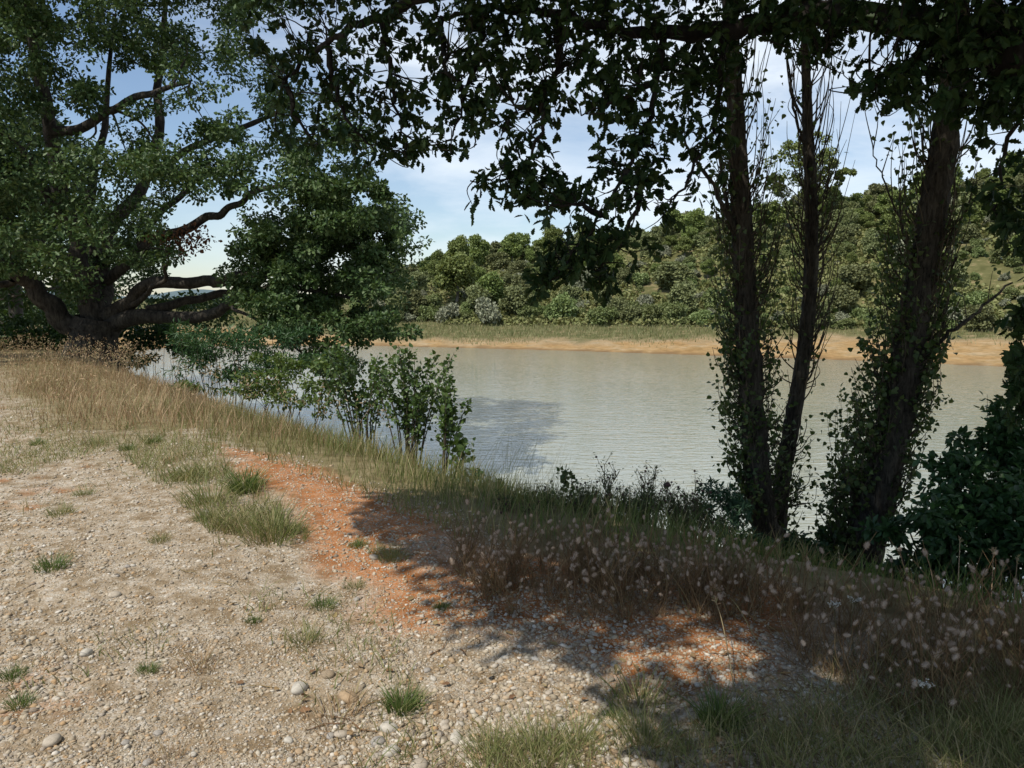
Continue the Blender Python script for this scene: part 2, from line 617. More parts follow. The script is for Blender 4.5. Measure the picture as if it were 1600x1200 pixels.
def vnoise(P, s, seed=0):
    """smooth value noise in [-1,1]"""
    q = P * s + seed * 17.3
    i = np.floor(q).astype(np.int64)
    f = q - i
    f = f * f * (3 - 2 * f)

    def h(ix, iy):
        n = (ix * 374761393 + iy * 668265263 + seed * 1442695) & 0x7fffffff
        n = ((n ^ (n >> 13)) * 1274126177) & 0x7fffffff
        return ((n ^ (n >> 16)) & 0xffff) / 32767.5 - 1
    a, b, c, d = h(i[:, 0], i[:, 1]), h(i[:, 0] + 1, i[:, 1]), h(i[:, 0], i[:, 1] + 1), h(i[:, 0] + 1, i[:, 1] + 1)
    return (a * (1 - f[:, 0]) + b * f[:, 0]) * (1 - f[:, 1]) + (c * (1 - f[:, 0]) + d * f[:, 0]) * f[:, 1]


CAPX = [-3000, 250, 480, 570, 640, 720, 900, 1100, 1300, 1450, 1700, 2500, 6000]
CAPZ = [3, .2, .2, .6, 3.2, 6.0, 9.4, 13.6, 18.6, 20.4, 23, 25, 25]


def edge_side(P):
    """signed distance from the top edge of the near bank: positive on the land side"""
    d = seg_dist(P, EDGE)
    land = np.vstack([EDGE, [(-200, 60), (-200, -200), (30, -200)]])
    return np.where(inside(P, land), d, -d)


def terrain(P):
    P = np.asarray(P, float).reshape(-1, 2)
    inl = inside(P, LAKE)
    dn, df = seg_dist(P, NEAR_SHORE), seg_dist(P, FAR_SHORE)
    q = np.minimum(dn, df)
    znear = WATER_Z + 3.0 * sst(-.35, 5.5, dn)
    s = edge_side(P)
    # low spoil ridge of red soil just inside the bank edge, soft ruts on the track
    near = np.clip(1 - np.hypot(P[:, 0], P[:, 1] - 6) / 14, 0, 1)
    znear = znear + .05 * np.exp(-((s - .95) / .45) ** 2) * near * sst(10.5, 8, P[:, 1]) * sst(2.5, 5, P[:, 1])
    znear = znear + (.045 * vnoise(P, .55, 1) + .018 * vnoise(P, 2.2, 2) + .007 * vnoise(P, 7, 3)) * np.clip(s + 2, .3, 1)
    az = 800 + FPX * P[:, 0] / np.maximum(P[:, 1], 5)
    cap = np.interp(az, CAPX, CAPZ)
    x = np.maximum(df - 18.5, 0) * .44
    hz = (cap + 1) * np.tanh(x / np.maximum(cap + 1, .5))
    zfar = WATER_Z + .1 * np.minimum(df, 19) + hz + (.5 * vnoise(P, .09, 4) + .2 * vnoise(P, .3, 5)) * sst(14, 30, df)
    zfar = zfar + .06 * vnoise(P, .5, 6) * sst(0, 4, df)
    w = sst(-12, 12, dn - df)
    z = znear * (1 - w) + zfar * w
    z = np.where(inl, WATER_Z - np.minimum(.35 * q, 2.5) - .02, z)
    return z


def tz(x, y):
    return float(terrain([(x, y)])[0])


def build_ground():
    def axis(a, b, step, lo, hi, g=1.055, cap=1.1, upto=110):
        c = list(np.arange(a, b + 1e-6, step))
        s, x = step, b
        while x < hi:
            s = min(s * g, cap) if abs(x) < upto else s * g
            x += s
            c.append(x)
        s, x, pre = step, a, []
        while x > lo:
            s = min(s * g, cap) if abs(x) < upto - 50 else s * g
            x -= s
            pre.append(x)
        return np.array(pre[::-1] + c)
    xs = axis(-6.5, 4.5, .035, -700, 700)
    ys = axis(1.2, 11, .035, -60, 900, 1.045)
    X, Y = np.meshgrid(xs, ys)
    P = np.stack([X.ravel(), Y.ravel()], 1)
    Z = terrain(P)
    nx, ny = len(xs), len(ys)
    i = np.arange(ny - 1)[:, None] * nx
    j = np.arange(nx - 1)[None]
    F = np.stack([i + j, i + j + 1, i + nx + j + 1, i + nx + j], -1).reshape(-1, 4)
    mb = MB()
    mb.add(np.column_stack([P, Z]), [F])
    o = mb.build('ground', ground_mat(), smooth=True)
    me = o.data
    s = edge_side(P)
    df = seg_dist(P, FAR_SHORE)
    dn = seg_dist(P, NEAR_SHORE)
    near = sst(12, -12, df - dn) if False else (dn < df)
    n1, n2, n3 = vnoise(P, 1.1, 11), vnoise(P, 3.1, 12), vnoise(P, .5, 13)
    nn = .5 * n1 + .35 * n2 + .15 * vnoise(P, 9, 14)
    # red soil: a wedge along the spoil ridge, widening towards the camera in the shade
    wedge = np.array([G(*q) for q in [(322, 694), (420, 706), (560, 738), (720, 795), (900, 850), (1250, 900), (1300, 1010), (1150, 1090), (960, 1060), (880, 1010), (700, 990), (600, 985), (560, 935), (470, 870), (430, 800), (345, 735)]])
    d = seg_dist(P, wedge, True)
    sd = np.where(inside(P, wedge), d, -d)
    red = sst(-.12, .3, sd + .28 * nn) * (P[:, 1] > 1) * np.clip(1.05 + .5 * n2 + .3 * n1, .55, 1)
    red = np.maximum(red, .75 * sst(.35, .6, nn + .1 * n3) * sst(6, 2, s) * (P[:, 1] < 30))
    red *= sst(-.6, .1, s)
    gr = np.where(P[:, 1] < 9.5, sst(.75, .25, s + .25 * nn), sst(2.9, 1.6, s + .7 * nn))
    strip = np.array([G(*q) for q in [(0, 590), (110, 575), (330, 690), (350, 740), (440, 800), (450, 840), (330, 850), (220, 760), (120, 700), (0, 690)]])
    dd = seg_dist(P, strip, True)
    gr = np.maximum(gr, .6 * sst(-.1, .6, np.where(inside(P, strip), dd, -dd) + .4 * nn))
    front = np.array([G(*q) for q in [(700, 1250), (760, 1130), (980, 1090), (1250, 1090), (1450, 1000), (1700, 960), (1800, 1250)]])
    dd = seg_dist(P, front, True)
    gr = np.maximum(gr, .7 * sst(-.1, .3, np.where(inside(P, front), dd, -dd) + .25 * nn))
    gr = np.where(P[:, 1] > 24, 1, gr)
    gr = np.clip(gr, 0, 1) * near
    farf = (~near).astype(float)
    az = 800 + FPX * P[:, 0] / np.maximum(P[:, 1], 5)
    wid = np.interp(az, [300, 500, 600, 900, 1100, 1300, 1700], [14, 7, 3.6, 5.0, 8, 11, 12])
    sandf = farf * sst(3.0, -2.5, df - wid + 1.8 * n3 + .8 * n1)
    hillf = farf * (1 - sandf)
    wet = sst(1.5, .2, np.minimum(df, dn) + .5 * n1)
    sandf = np.maximum(sandf, (~farf.astype(bool)) * sst(1.2, .3, dn) * .8)
    for nme, val in (('red', red), ('grassy', gr), ('sand', sandf), ('hill', hillf), ('wet', wet)):
        a = me.attributes.new(nme, 'FLOAT', 'POINT')
        a.data.foreach_set('value', np.asarray(val, np.float32))
    tag(o, kind='structure')


build_ground()

mb = MB()
mb.add([(-45, -60, WATER_Z), (110, -60, WATER_Z), (110, 82, WATER_Z), (-45, 82, WATER_Z)], [[(0, 1, 2, 3)]])
tag(mb.build('water', water_mat()), kind='structure')

# low hills tinted blue-green for distance haze, far beyond the left end of the lake
mb = MB()
xs = np.linspace(-1800, 900, 90)
top = np.maximum(4 + 16 * np.exp(-((xs + 800) / 180) ** 2) + 30 * np.exp(-((xs + 1500) / 300) ** 2) + 5 * np.sin(xs * .02), 2)
rows = [(1960, -4 + 0 * top), (2020, top * .5), (2080, top), (2250, -4 + 0 * top)]
V = np.concatenate([np.column_stack([xs, np.full_like(xs, y), z]) for y, z in rows])
i = np.arange(3)[:, None] * 90
j = np.arange(89)[None]
mb.add(V, [np.stack([i + j, i + j + 1, i + 91 + j, i + 90 + j], -1).reshape(-1, 4)])
m, nt, N, L, p = mat('far_hills')
p.inputs['Base Color'].default_value = (.09, .13, .14, 1)
p.inputs['Roughness'].default_value = 1
tag(mb.build('hills', m, smooth=True), kind='structure')

# ------------------------------------------------------------------ far bank: trees and shrubs one by one
def crown_proto(name, label, cat, m, lumps, n, size, trunk, trunk_m, tmpl=TUFT_LEAF, limbs=5, flat=1.0):
    """lumps: (x, y, z, rx, rz); trunk: (height, radius)"""
    root = thing(name, (0, 0, 0), label, cat)
    cb = MB()
    tot = sum(l[3] ** 2 for l in lumps)
    for x, y, z, rx, rz in lumps:
        clump(cb, tmpl, (x, y, z), (rx, rx, rz), max(30, int(n * rx * rx / tot)), size, up=.9)
    cb.build('crown', m, root)
    tb = MB()
    h, r = trunk
    if h > 1.2:
        tube(tb, smooth_path([(0, 0, -.4), (.06 * h, .02, h * .4), (-.03 * h, .03, h)], 4), [r * 1.2, r * .8, r * .45], 7)
        tmain = np.array([0, 0, h * .55])
    else:
        tmain = np.array([0, 0, 0.05])
    for l in lumps[:limbs]:
        e = np.array(l[:3])
        midp = (tmain + e) / 2 + np.array([0, 0, -.1 * h])
        tube(tb, smooth_path([tmain, midp, e], 3), [r * .5, r * .15], 5)
    tb.build('trunk', trunk_m, root)
    return root


def lumps_round(n, R_, H, base=.3, seed=0):
    r = random.Random(seed)
    out = [(0, 0, H * .55, R_ * .7, H * .38)]
    for k in range(n):
        a = k * 2.4 + r.random()
        t = r.random()
        z = H * (base + (.88 - base) * t)
        rr = R_ * (.75 - .45 * max(0, t - .4)) * (0.6 + .5 * r.random())
        s = R_ * (.32 + .2 * r.random())
        out.append((rr * math.cos(a), rr * math.sin(a), z, s, s * .75))
    return out


PROTOS = {'holm_oak': [], 'green_shrub': [], 'pine_tree': [], 'grey_shrub': []}
L_HOLM = 'dark grey green round evergreen oak on the hillside across the lake'
L_SHRUB = 'bushy mid green shrub among others on the slope across the lake'
L_PINE = 'yellow green pine rising among darker trees on the far hillside'
L_GREY = 'pale silvery grey shrub dotted on the slope across the lake'
for k in range(4):
    PROTOS['holm_oak'].append(crown_proto('holm_oak', L_HOLM, 'tree', M_HOLM, lumps_round(12, 2.0, 3.8, .25, k), 4600, .25, (2.2, .13), M_BARK_GREY))
for k in range(4):
    PROTOS['green_shrub'].append(crown_proto('green_shrub', L_SHRUB, 'shrub', M_SHRUB, lumps_round(11, 1.6, 2.2, .15, 20 + k), 3400, .2, (.8, .05), M_BARK_GREY))
for k in range(3):
    PROTOS['pine_tree'].append(crown_proto('pine_tree', L_PINE, 'tree', M_PINE, lumps_round(15, 1.9, 5.4, .38, 40 + k), 5200, .22, (4.2, .16), M_BARK_GREY))
for k in range(2):
    PROTOS['grey_shrub'].append(crown_proto('grey_shrub', L_GREY, 'shrub', M_GREY, lumps_round(9, 1.2, 1.7, .15, 60 + k), 2200, .17, (.7, .04), M_BARK_GREY))
GROUPS = {'holm_oak': 'evergreen oaks on the far hillside', 'green_shrub': 'green shrubs on the far slope', 'pine_tree': 'pines on the far hillside', 'grey_shrub': 'grey shrubs on the far slope'}
USED = set()


def plant(kind, x, y, s=1.0, label=None, sink=.1, squash=1.0):
    pr = PROTOS[kind][rnd.randrange(len(PROTOS[kind]))]
    rot = rnd.random() * 6.28
    loc = (x, y, tz(x, y) - sink)
    sc = (s, s, s * squash)
    if pr.name not in USED:
        USED.add(pr.name)
        pr.location, pr.scale, pr.rotation_euler = loc, sc, (0, 0, rot)
        o = pr
        o['group'] = GROUPS[kind]
        if label: o['label'] = label
    else:
        o = dup(pr, loc, rot, sc, label or {'holm_oak': L_HOLM, 'green_shrub': L_SHRUB, 'pine_tree': L_PINE, 'grey_shrub': L_GREY}[kind], GROUPS[kind])
    if label and 'group' in o:
        del o['group']
    return o


def far_xy(px, df):
    """a point of the far bank in the direction px, df metres beyond the shore"""
    ys = np.linspace(40, 200, 640)
    P = np.column_stack([(px - 800) / FPX * ys, ys])
    inl = inside(P, LAKE)
    last = np.nonzero(inl)[0]
    k0 = last[-1] if len(last) else 0
    d = seg_dist(P, FAR_SHORE)
    k = k0 + np.argmin(np.abs(d[k0:] - df))
    return P[k]


spots = []


def put(kind, px, df, s, label=None, squash=1.0):
    x, y = far_xy(px, df)
    spots.append((x, y))
    plant(kind, x, y, s, label, squash=squash)


# the front row, plant by plant
put('pine_tree', 712, 22, 1.32, 'large rounded light green pine with shady bare lower branches behind the far beach', .98)
put('pine_tree', 768, 21, .92, 'smaller yellow green pine just beside the large rounded pine on the far bank')
put('holm_oak', 752, 20, .9, 'dark green bush between the two light pines at the far waterside')
put('grey_shrub', 762, 15.5, 1.25, 'grey brown shrub standing out on the grass in front of the far pines', 1.5)
put('grey_shrub', 700, 16.5, 1.15, 'grey shrub at the foot of the large rounded pine', 1.25)
put('green_shrub', 728, 17.5, .6, 'small dark shrub under the large rounded pine')
put('green_shrub', 670, 18, .8, 'low green shrub left of the large rounded pine', 1.1)
put('holm_oak', 640, 19, .95, 'dark evergreen bush beside the oak tip at the far beach')
put('green_shrub', 878, 18, 1.15, 'light green tall shrub at the middle of the far waterside', 1.35)
put('holm_oak', 810, 19, .95, 'broad dark green bush at the far waterside, second from the pines')
put('green_shrub', 940, 17, 1.0, 'leafy shrub with bare soil beside it at the far waterside')
put('grey_shrub', 905, 27, 1.6, 'large pale silvery bush on the lower far slope')
put('holm_oak', 1050, 27, 1.1, 'spreading dark bush alone in the lighter scrub of the far slope', .8)
put('holm_oak', 1330, 26, 1.0, 'dark round bush on the far slope between the poplar trunks', .8)
put('grey_shrub', 1408, 32, 1.7, 'pale grey bush on the far slope beside the ivy covered poplar', 1.0)

count = {'holm_oak': 0, 'green_shrub': 0, 'pine_tree': 0, 'grey_shrub': 0}
tries = 0
while len(spots) < 880 and tries < 50000:
    tries += 1
    px = 250 + 1480 * rnd.random()
    df = 17 + 62 * rnd.random() ** 1.15
    if px < 560:
        if df < 25 or rnd.random() < .6:
            continue
    x, y = far_xy(px, df)
    if min((x - a) ** 2 + (y - b) ** 2 for a, b in spots) < (1.3 if df < 45 else 1.55) ** 2:
        continue
    clear = px > 1180 and 20 < df < 30
    if clear and rnd.random() < .5:
        continue
    u = rnd.random()
    if df < 23:
        kind = 'green_shrub' if u < .62 else ('grey_shrub' if u < .8 else 'holm_oak')
        s = .42 + .45 * rnd.random()
    elif df < 38:
        kind = 'green_shrub' if u < .56 else ('holm_oak' if u < .8 else ('grey_shrub' if u < .95 else 'pine_tree'))
        s = .34 + .56 * rnd.random() ** 1.8
        if px > 850: s *= .9
    else:
        kind = 'holm_oak' if u < .72 else ('green_shrub' if u < .86 else ('pine_tree' if u < .95 else 'grey_shrub'))
        s = .38 + .6 * rnd.random() ** 1.6
    if px < 560:
        kind = 'green_shrub' if u < .6 else 'holm_oak'
        s *= .7
    if count[kind] >= 285:
        continue
    count[kind] += 1
    spots.append((x, y))
    plant(kind, x, y, s, squash=rnd.uniform(.7, 1.25))
for kind, prs in PROTOS.items():
    for pr in prs:
        if pr.name not in USED:
            x, y = far_xy(900 + 80 * len(pr.name), 55)
            plant(kind, x, y, .9)

# flat-topped pine standing above the ridge
x, y = far_xy(1255, 50)
z0 = tz(x, y)
top_z = W(1255, 212, y)[2]
hh = top_z - z0
k = y / FPX
root = thing('umbrella_pine', (x, y, z0 - .2), 'tall pine with open flattened crown standing above the far ridge', 'tree')
cb, tb = MB(), MB()
PX = lambda qx, qy, dy=0: np.array([(qx - 1255) * k, dy, W(1255, qy, y)[2] - z0])
pads = [(1250, 240, 34, 24), (1218, 258, 28, 18), (1280, 244, 26, 20), (1312, 268, 15, 9), (1202, 276, 14, 10), (1240, 272, 30, 18), (1268, 278, 24, 14), (1215, 292, 22, 10), (1296, 252, 18, 14), (1296, 300, 12, 7), (1246, 300, 18, 10), (1232, 228, 20, 12)]
ph = [(0, 0, -.3), PX(1250, 330), PX(1256, 290), PX(1246, 235)]
tube(tb, smooth_path(ph, 5), [.26, .2, .14, .06], 8)
for i, (qx, qy, rx, rz) in enumerate(pads):
    dy = rnd.uniform(-2, 2)
    c = PX(qx, qy, dy)
    for q in range(8):
        cc = c + rng.normal(size=3) * np.array([rx * k * .5, 1.2, rz * k * .5])
        rr_ = rx * k * rnd.uniform(.22, .42)
        clump(cb, TUFT_LEAF, cc, (rr_, rr_, rr_ * .75), 110, .24, up=.7)
    tube(tb, smooth_path([PX(1253, min(qy + 45, 325)), (c + PX(1252, qy + 30)) / 2, c], 4), [.09, .03], 5)
cb.build('crown', M_PINE, root)
tb.build('trunk', M_BARK_GREY, root)

# scrub and beach grass of the far bank (nobody could count it)
mb = MB()
n = 20000
px = rng.uniform(250, 1750, n)
dfv = 15 + 62 * rng.random(n) ** 1.2
ysn = np.interp(px, [250, 600, 900, 1100, 1300, 1500, 1750], [77, 74, 67, 62, 57.5, 53, 46])
Y = ysn + dfv * 1.12
P = np.column_stack([(px - 800) / FPX * Y, Y])
dd = seg_dist(P, FAR_SHORE)
keep = (dd > 14.5) & (vnoise(P, .16, 31) + .5 * vnoise(P, .5, 32) > -.35) & ~inside(P, LAKE) & (px > 560)
P = P[keep]
Z = terrain(P)
k_ = 9
rr_ = rng.uniform(.35, .9, len(P))
ctr_ = np.repeat(np.column_stack([P, Z]), k_, 0)
dd_ = rand_dirs(len(ctr_), .5)
dd_[:, 2] = np.abs(dd_[:, 2])
pos = ctr_ + dd_ * np.repeat(rr_, k_)[:, None] * np.array([1, 1, .8])
scatter(mb, TUFT_LEAF, pos, unit(dd_ + rng.normal(size=dd_.shape) * .8), unit(dd_ + rng.normal(size=dd_.shape) * .6 + np.array([0, 0, .6])), .2 + .22 * rng.random(len(pos)))
tag(mb.build('scrub', M_SCRUB), 'low tangled scrub covering the ground of the far hillside', 'scrub', kind='stuff')
mb = MB()
n = 60000
px = rng.uniform(-100, 1750, n)
ysn = np.interp(px, [-100, 250, 600, 900, 1100, 1300, 1500, 1750], [77, 77, 74, 67, 62, 57.5, 53, 46])
Y = ysn + 1.5 + 21 * rng.random(n)
P = np.column_stack([(px - 800) / FPX * Y, Y])
dd = seg_dist(P, FAR_SHORE)
wid = np.interp(px, [300, 500, 600, 900, 1100, 1300, 1700], [12, 8, 4.5, 6.0, 9.0, 12, 13])
pr = sst(-3.5, 5.5, dd - wid + 2.5 * vnoise(P, .12, 41) + 1.2 * vnoise(P, .5, 42)) * np.interp(px, [-100, 1050, 1250, 1750], [1, 1, .45, .35])
keep = (rng.random(n) < pr) & ~inside(P, LAKE) & (dd < 22)
P = P[keep]
m_ = len(P)
blades(mb, np.column_stack([P, terrain(P) - .03]), rng.uniform(.2, .55, m_), rng.uniform(.03, .07, m_), rng.normal(size=(m_, 2)) * .35)
tag(mb.build('beach_grass', leaf_mat('beach_grass', [(.13, .16, .06), (.19, .21, .085), (.26, .25, .12), (.36, .31, .17)], .7, .25)), 'sparse green grass growing on the sandy far beach', 'grass', kind='stuff')

# ------------------------------------------------------------------ big oak by the water
OX, OY = -12.05, 22.0
OZ = tz(OX, OY)
oak = thing('oak_tree', (OX, OY, OZ), 'huge spreading oak with low forked boughs on the bank beyond the dry grass', 'tree')
tb, cb, db = MB(), MB(), MB()
pts, prad = [], []


def bough(mb, path, rad, sides=10, n=4, jit=.06, bump=.04):
    C_ = np.array([W(*q) for q in path])
    C_ = smooth_path(C_, 2)
    jj = rng.normal(size=C_.shape) * jit
    jj[0] = 0
    P = smooth_path(C_ + jj, n)
    tube(mb, P, rad, sides, bump)
    pts.append(P)
    prad.append(np.interp(np.linspace(0, 1, len(P)), np.linspace(0, 1, len(rad)), rad))
    return P


base = np.array([OX, OY, OZ])
tr = smooth_path([base + (0, 0, -.3), base + (0, 0, .25), W(147, 530, 22), W(150, 512, 22), W(152, 497, 22)], 5)
tube(tb, tr, [.95, .78, .66, .62, .66, .6], 14, .04)
big = [
    ([(140, 530, 22), (105, 500, 21.8), (65, 465, 21.5), (25, 430, 21), (-40, 390, 20.5), (-120, 340, 20)], [.42, .36, .3, .26, .2, .12]),
    ([(20, 435, 21), (0, 440, 21), (-60, 445, 20.5)], [.14, .1, .06]),
    ([(150, 505, 22), (143, 455, 22), (132, 410, 21.8), (108, 350, 21.6), (92, 280, 21.4), (84, 200, 21), (60, 110, 20.6), (40, 0, 20), (20, -120, 20)], [.4, .34, .3, .27, .24, .2, .16, .12, .06]),
    ([(158, 500, 22), (164, 450, 22.4), (160, 400, 22.8), (185, 340, 23), (232, 270, 23.4), (252, 190, 23.6), (250, 90, 24), (262, -40, 24)], [.34, .3, .27, .24, .2, .16, .12, .06]),
    ([(150, 400, 22.4), (140, 330, 23), (150, 250, 23.5), (168, 150, 24), (180, 20, 24.5)], [.2, .17, .14, .1, .05]),
    ([(84, 205, 21), (140, 190, 20.6), (180, 165, 20.2), (235, 145, 19.8), (300, 120, 19.5)], [.16, .14, .12, .09, .05]),
    ([(108, 350, 21.6), (70, 290, 21), (30, 230, 20.4), (-30, 180, 20)], [.16, .14, .1, .05]),
    ([(166, 440, 22.4), (215, 395, 22), (270, 360, 21.4), (320, 340, 21), (355, 322, 20.8), (400, 310, 20.4), (470, 280, 20)], [.2, .17, .15, .13, .11, .09, .04]),
    ([(232, 270, 23.4), (290, 240, 23), (345, 210, 22.6), (400, 190, 22), (470, 150, 21.6)], [.15, .12, .1, .08, .04]),
    ([(215, 395, 22), (255, 330, 22), (300, 290, 22), (350, 262, 22), (420, 240, 22)], [.13, .11, .09, .07, .03]),
    ([(165, 495, 22), (205, 470, 21.8), (240, 445, 21.4), (300, 440, 21), (345, 437, 20.6), (400, 424, 20.2), (470, 425, 19.8), (560, 440, 19.4), (620, 430, 19.2)], [.3, .24, .2, .19, .17, .14, .1, .06, .03]),
    ([(165, 515, 22), (220, 497, 21.6), (290, 497, 21.2), (335, 486, 20.8), (375, 462, 20.4), (430, 452, 20), (500, 450, 19.5), (570, 470, 19)], [.32, .26, .2, .17, .14, .1, .07, .03]),
    ([(230, 485, 21.6), (290, 468, 21.8), (345, 464, 21.8), (390, 450, 22), (450, 420, 22), (520, 400, 22)], [.17, .15, .13, .1, .07, .03]),
    ([(200, 480, 21.8), (225, 462, 21), (240, 448, 20.5), (260, 420, 20), (262, 390, 19.5)], [.1, .08, .06, .03]),
    ([(130, 405, 21.8), (60, 396, 21), (0, 385, 20)], [.1, .08, .05]),
    ([(355, 470, 20.6), (385, 490, 20), (420, 510, 19), (470, 540, 18.2), (520, 570, 17.6)], [.06, .05, .04, .03, .015]),
]
for path, rad in big:
    bough(tb, path, [r_ * .84 for r_ in rad])
# foliage: clumps through the crown's volume, sampled between outlines seen from the bank, at many depths
OUT = np.array([(-250, -300), (420, -300), (470, 0), (540, 150), (575, 240), (590, 290), (622, 330), (640, 350), (630, 375), (644, 398), (632, 430), (620, 455), (620, 490), (600, 508), (560, 520), (545, 575), (520, 580), (500, 540), (465, 530), (430, 505), (400, 478), (372, 430), (365, 405), (395, 350), (385, 322), (340, 345), (330, 390), (300, 420), (240, 400), (215, 430), (160, 470), (60, 420), (-100, 470), (-250, 450)], float)
GAPS = [(318, 305, 20), (250, 318, 16), (290, 345, 18), (345, 375, 34), (370, 330, 22), (280, 232, 14), (215, 300, 14), (120, 90, 14), (395, 195, 14), (330, 420, 20), (410, 300, 12), (190, 200, 12), (175, 95, 10), (300, 165, 14), (150, 250, 10), (240, 205, 10), (420, 245, 12), (320, 60, 10), (90, 60, 12), (360, 120, 12)]
cl = []
tries = 0
while len(cl) < 560 and tries < 20000:
    tries += 1
    q = (rnd.uniform(-240, 670), rnd.uniform(-290, 575))
    if not inside(np.array([q]), OUT)[0]:
        continue
    if q[0] > 420 and q[1] < 230 and rnd.random() < .4:
        continue
    ok = True
    for gx, gy, gr_ in GAPS:
        if (q[0] - gx) ** 2 + (q[1] - gy) ** 2 < (gr_ + 16) ** 2:
            ok = False
    if not ok:
        continue
    if q[0] > 360 and q[1] > 300:
        Yd = 20 + rnd.uniform(-2.6, 2.2)
        if q[1] > 500: Yd = rnd.uniform(16.6, 18.4)
    else:
        Yd = 21.5 + rnd.uniform(-4.2, 4.6)
    cl.append((q, Yd))
DENSE = np.array([(395, 360), (440, 315), (500, 280), (560, 285), (590, 330), (632, 360), (628, 400), (600, 470), (560, 505), (545, 580), (518, 596), (490, 535), (430, 505), (398, 470), (378, 420)], float)
FRONT = np.array([(-100, 230), (60, 200), (200, 230), (290, 255), (300, 300), (210, 340), (215, 385), (130, 400), (40, 400), (-100, 400)], float)
for poly, cnt, y0_, y1_ in ((DENSE, 42, 17.0, 22.2), (FRONT, 7, 17.8, 20.4)):
    c_ = 0
    while c_ < cnt:
        q = poly.min(0) + (poly.max(0) - poly.min(0)) * rng.random(2)
        if inside(q[None], poly)[0]:
            c_ += 1
            cl.append(((float(q[0]), float(q[1])), rnd.uniform(16.6, 18.2) if q[1] > 515 else rnd.uniform(y0_, y1_)))
mini = []
for i in range(len(DENSE)):
    a_, b_ = DENSE[i], DENSE[(i + 1) % len(DENSE)]
    for _ in range(7):
        q = a_ + (b_ - a_) * rnd.random()
        q = q + (q - np.array([510, 420])) * rnd.uniform(-.12, .2)
        mini.append((q, rnd.uniform(17.4, 21)))
for q, Yd in mini:
    ce = W(q[0], q[1], Yd)
    for _ in range(2):
        clump(cb, OAK_SMALL, ce + rng.normal(size=3) * .16, (.2, .2, .12), 26, .11, up=.9)
allp = np.concatenate(pts)
allr = np.concatenate(prad)
order = sorted(cl, key=lambda a: float(((allp - W(a[0][0], a[0][1], a[1])) ** 2).sum(1).min()))
for q, Yd in order:
    c = W(q[0], q[1], Yd)
    d2 = ((allp - c) ** 2).sum(1) + 30 * (allr > .2) + rng.random(len(allp)) * .12
    j = int(np.argmin(d2))
    dist = math.sqrt(((allp[j] - c) ** 2).sum())
    if dist > .2:
        midp = (allp[j] + c) / 2 + rng.normal(size=3) * dist * .16 + (0, 0, dist * .08)
        r0 = max(min(allr[j] * .75, .02 + .02 * dist), .008)
        P = smooth_path([allp[j], midp, c], 5)
        tube(tb, P, [r0, r0 * .7, r0 * .35], 5)
        allp = np.concatenate([allp, P[2:]])
        allr = np.concatenate([allr, np.linspace(r0 * .8, r0 * .35, len(P) - 2)])
    dense = q[0] > 360 and q[1] > 290
    rad = rnd.uniform(.45, .85) if not dense else rnd.uniform(.28, .62)
    if q[1] < -40:
        clump(cb, OAK_SMALL, c, (rad * 1.3, rad * 1.3, rad * .8), 130, .2, up=.9)
        continue
    nsub = 3 if not dense else 4
    for _ in range(nsub):
        cc = c + rng.normal(size=3) * np.array([.38, .38, .2]) * rad * 1.5
        clump(cb, OAK_SMALL, cc, (rad * .62, rad * .62, rad * .36), 112 if not dense else 120, .112, up=.95)
# a dying sprig of russet leaves above the fork, as the photo shows
for q in [(285, 375), (305, 385), (270, 368), (318, 372), (300, 360), (250, 372), (285, 392)]:
    c = W(q[0], q[1], 21.2 + rnd.uniform(-.5, .5))
    clump(db, OAK_SMALL, c, (.42, .4, .2), 50, .11, up=.5)
    j = int(np.argmin(((allp - c) ** 2).sum(1)))
    tube(tb, smooth_path([allp[j], c], 4), [.02, .006], 4)
place_local((tb, cb, db), (OX, OY, OZ))
tb.build('trunk', M_BARK_OAK, oak, smooth=True)
cb.build('crown', M_OAKFAR, oak)
db.build('withered_foliage', M_BROWNLEAF, oak)

# ------------------------------------------------------------------ near oak overhanging the camera
NT = np.array([5.6, 1.2, 0])
NT[2] = tz(5.6, 1.2)
noak = thing('overhanging_oak', NT, 'dark overhanging oak whose leafy boughs hang across the top of the view', 'tree')
tb, cb = MB(), MB()
tube(tb, smooth_path([NT + (0, 0, -.3), NT + (0, .05, .3), NT + (-.1, .1, 1.5), NT + (-.15, .2, 2.9)], 5), [.52, .4, .33, .3], 12, .03)
fork = NT + (-.15, .2, 2.8)
pts, prad = [], []


def nb(path, rad, sides=7, n=6, jit=.012):
    P = np.array([q if isinstance(q, np.ndarray) else W(*q) for q in path])
    P = smooth_path(P, n)
    jj = rng.normal(size=P.shape) * jit
    jj[0] = 0
    P += jj
    tube(tb, P, rad, sides, .05)
    pts.append(P)
    prad.append(np.interp(np.linspace(0, 1, len(P)), np.linspace(0, 1, len(rad)), rad))
    return P


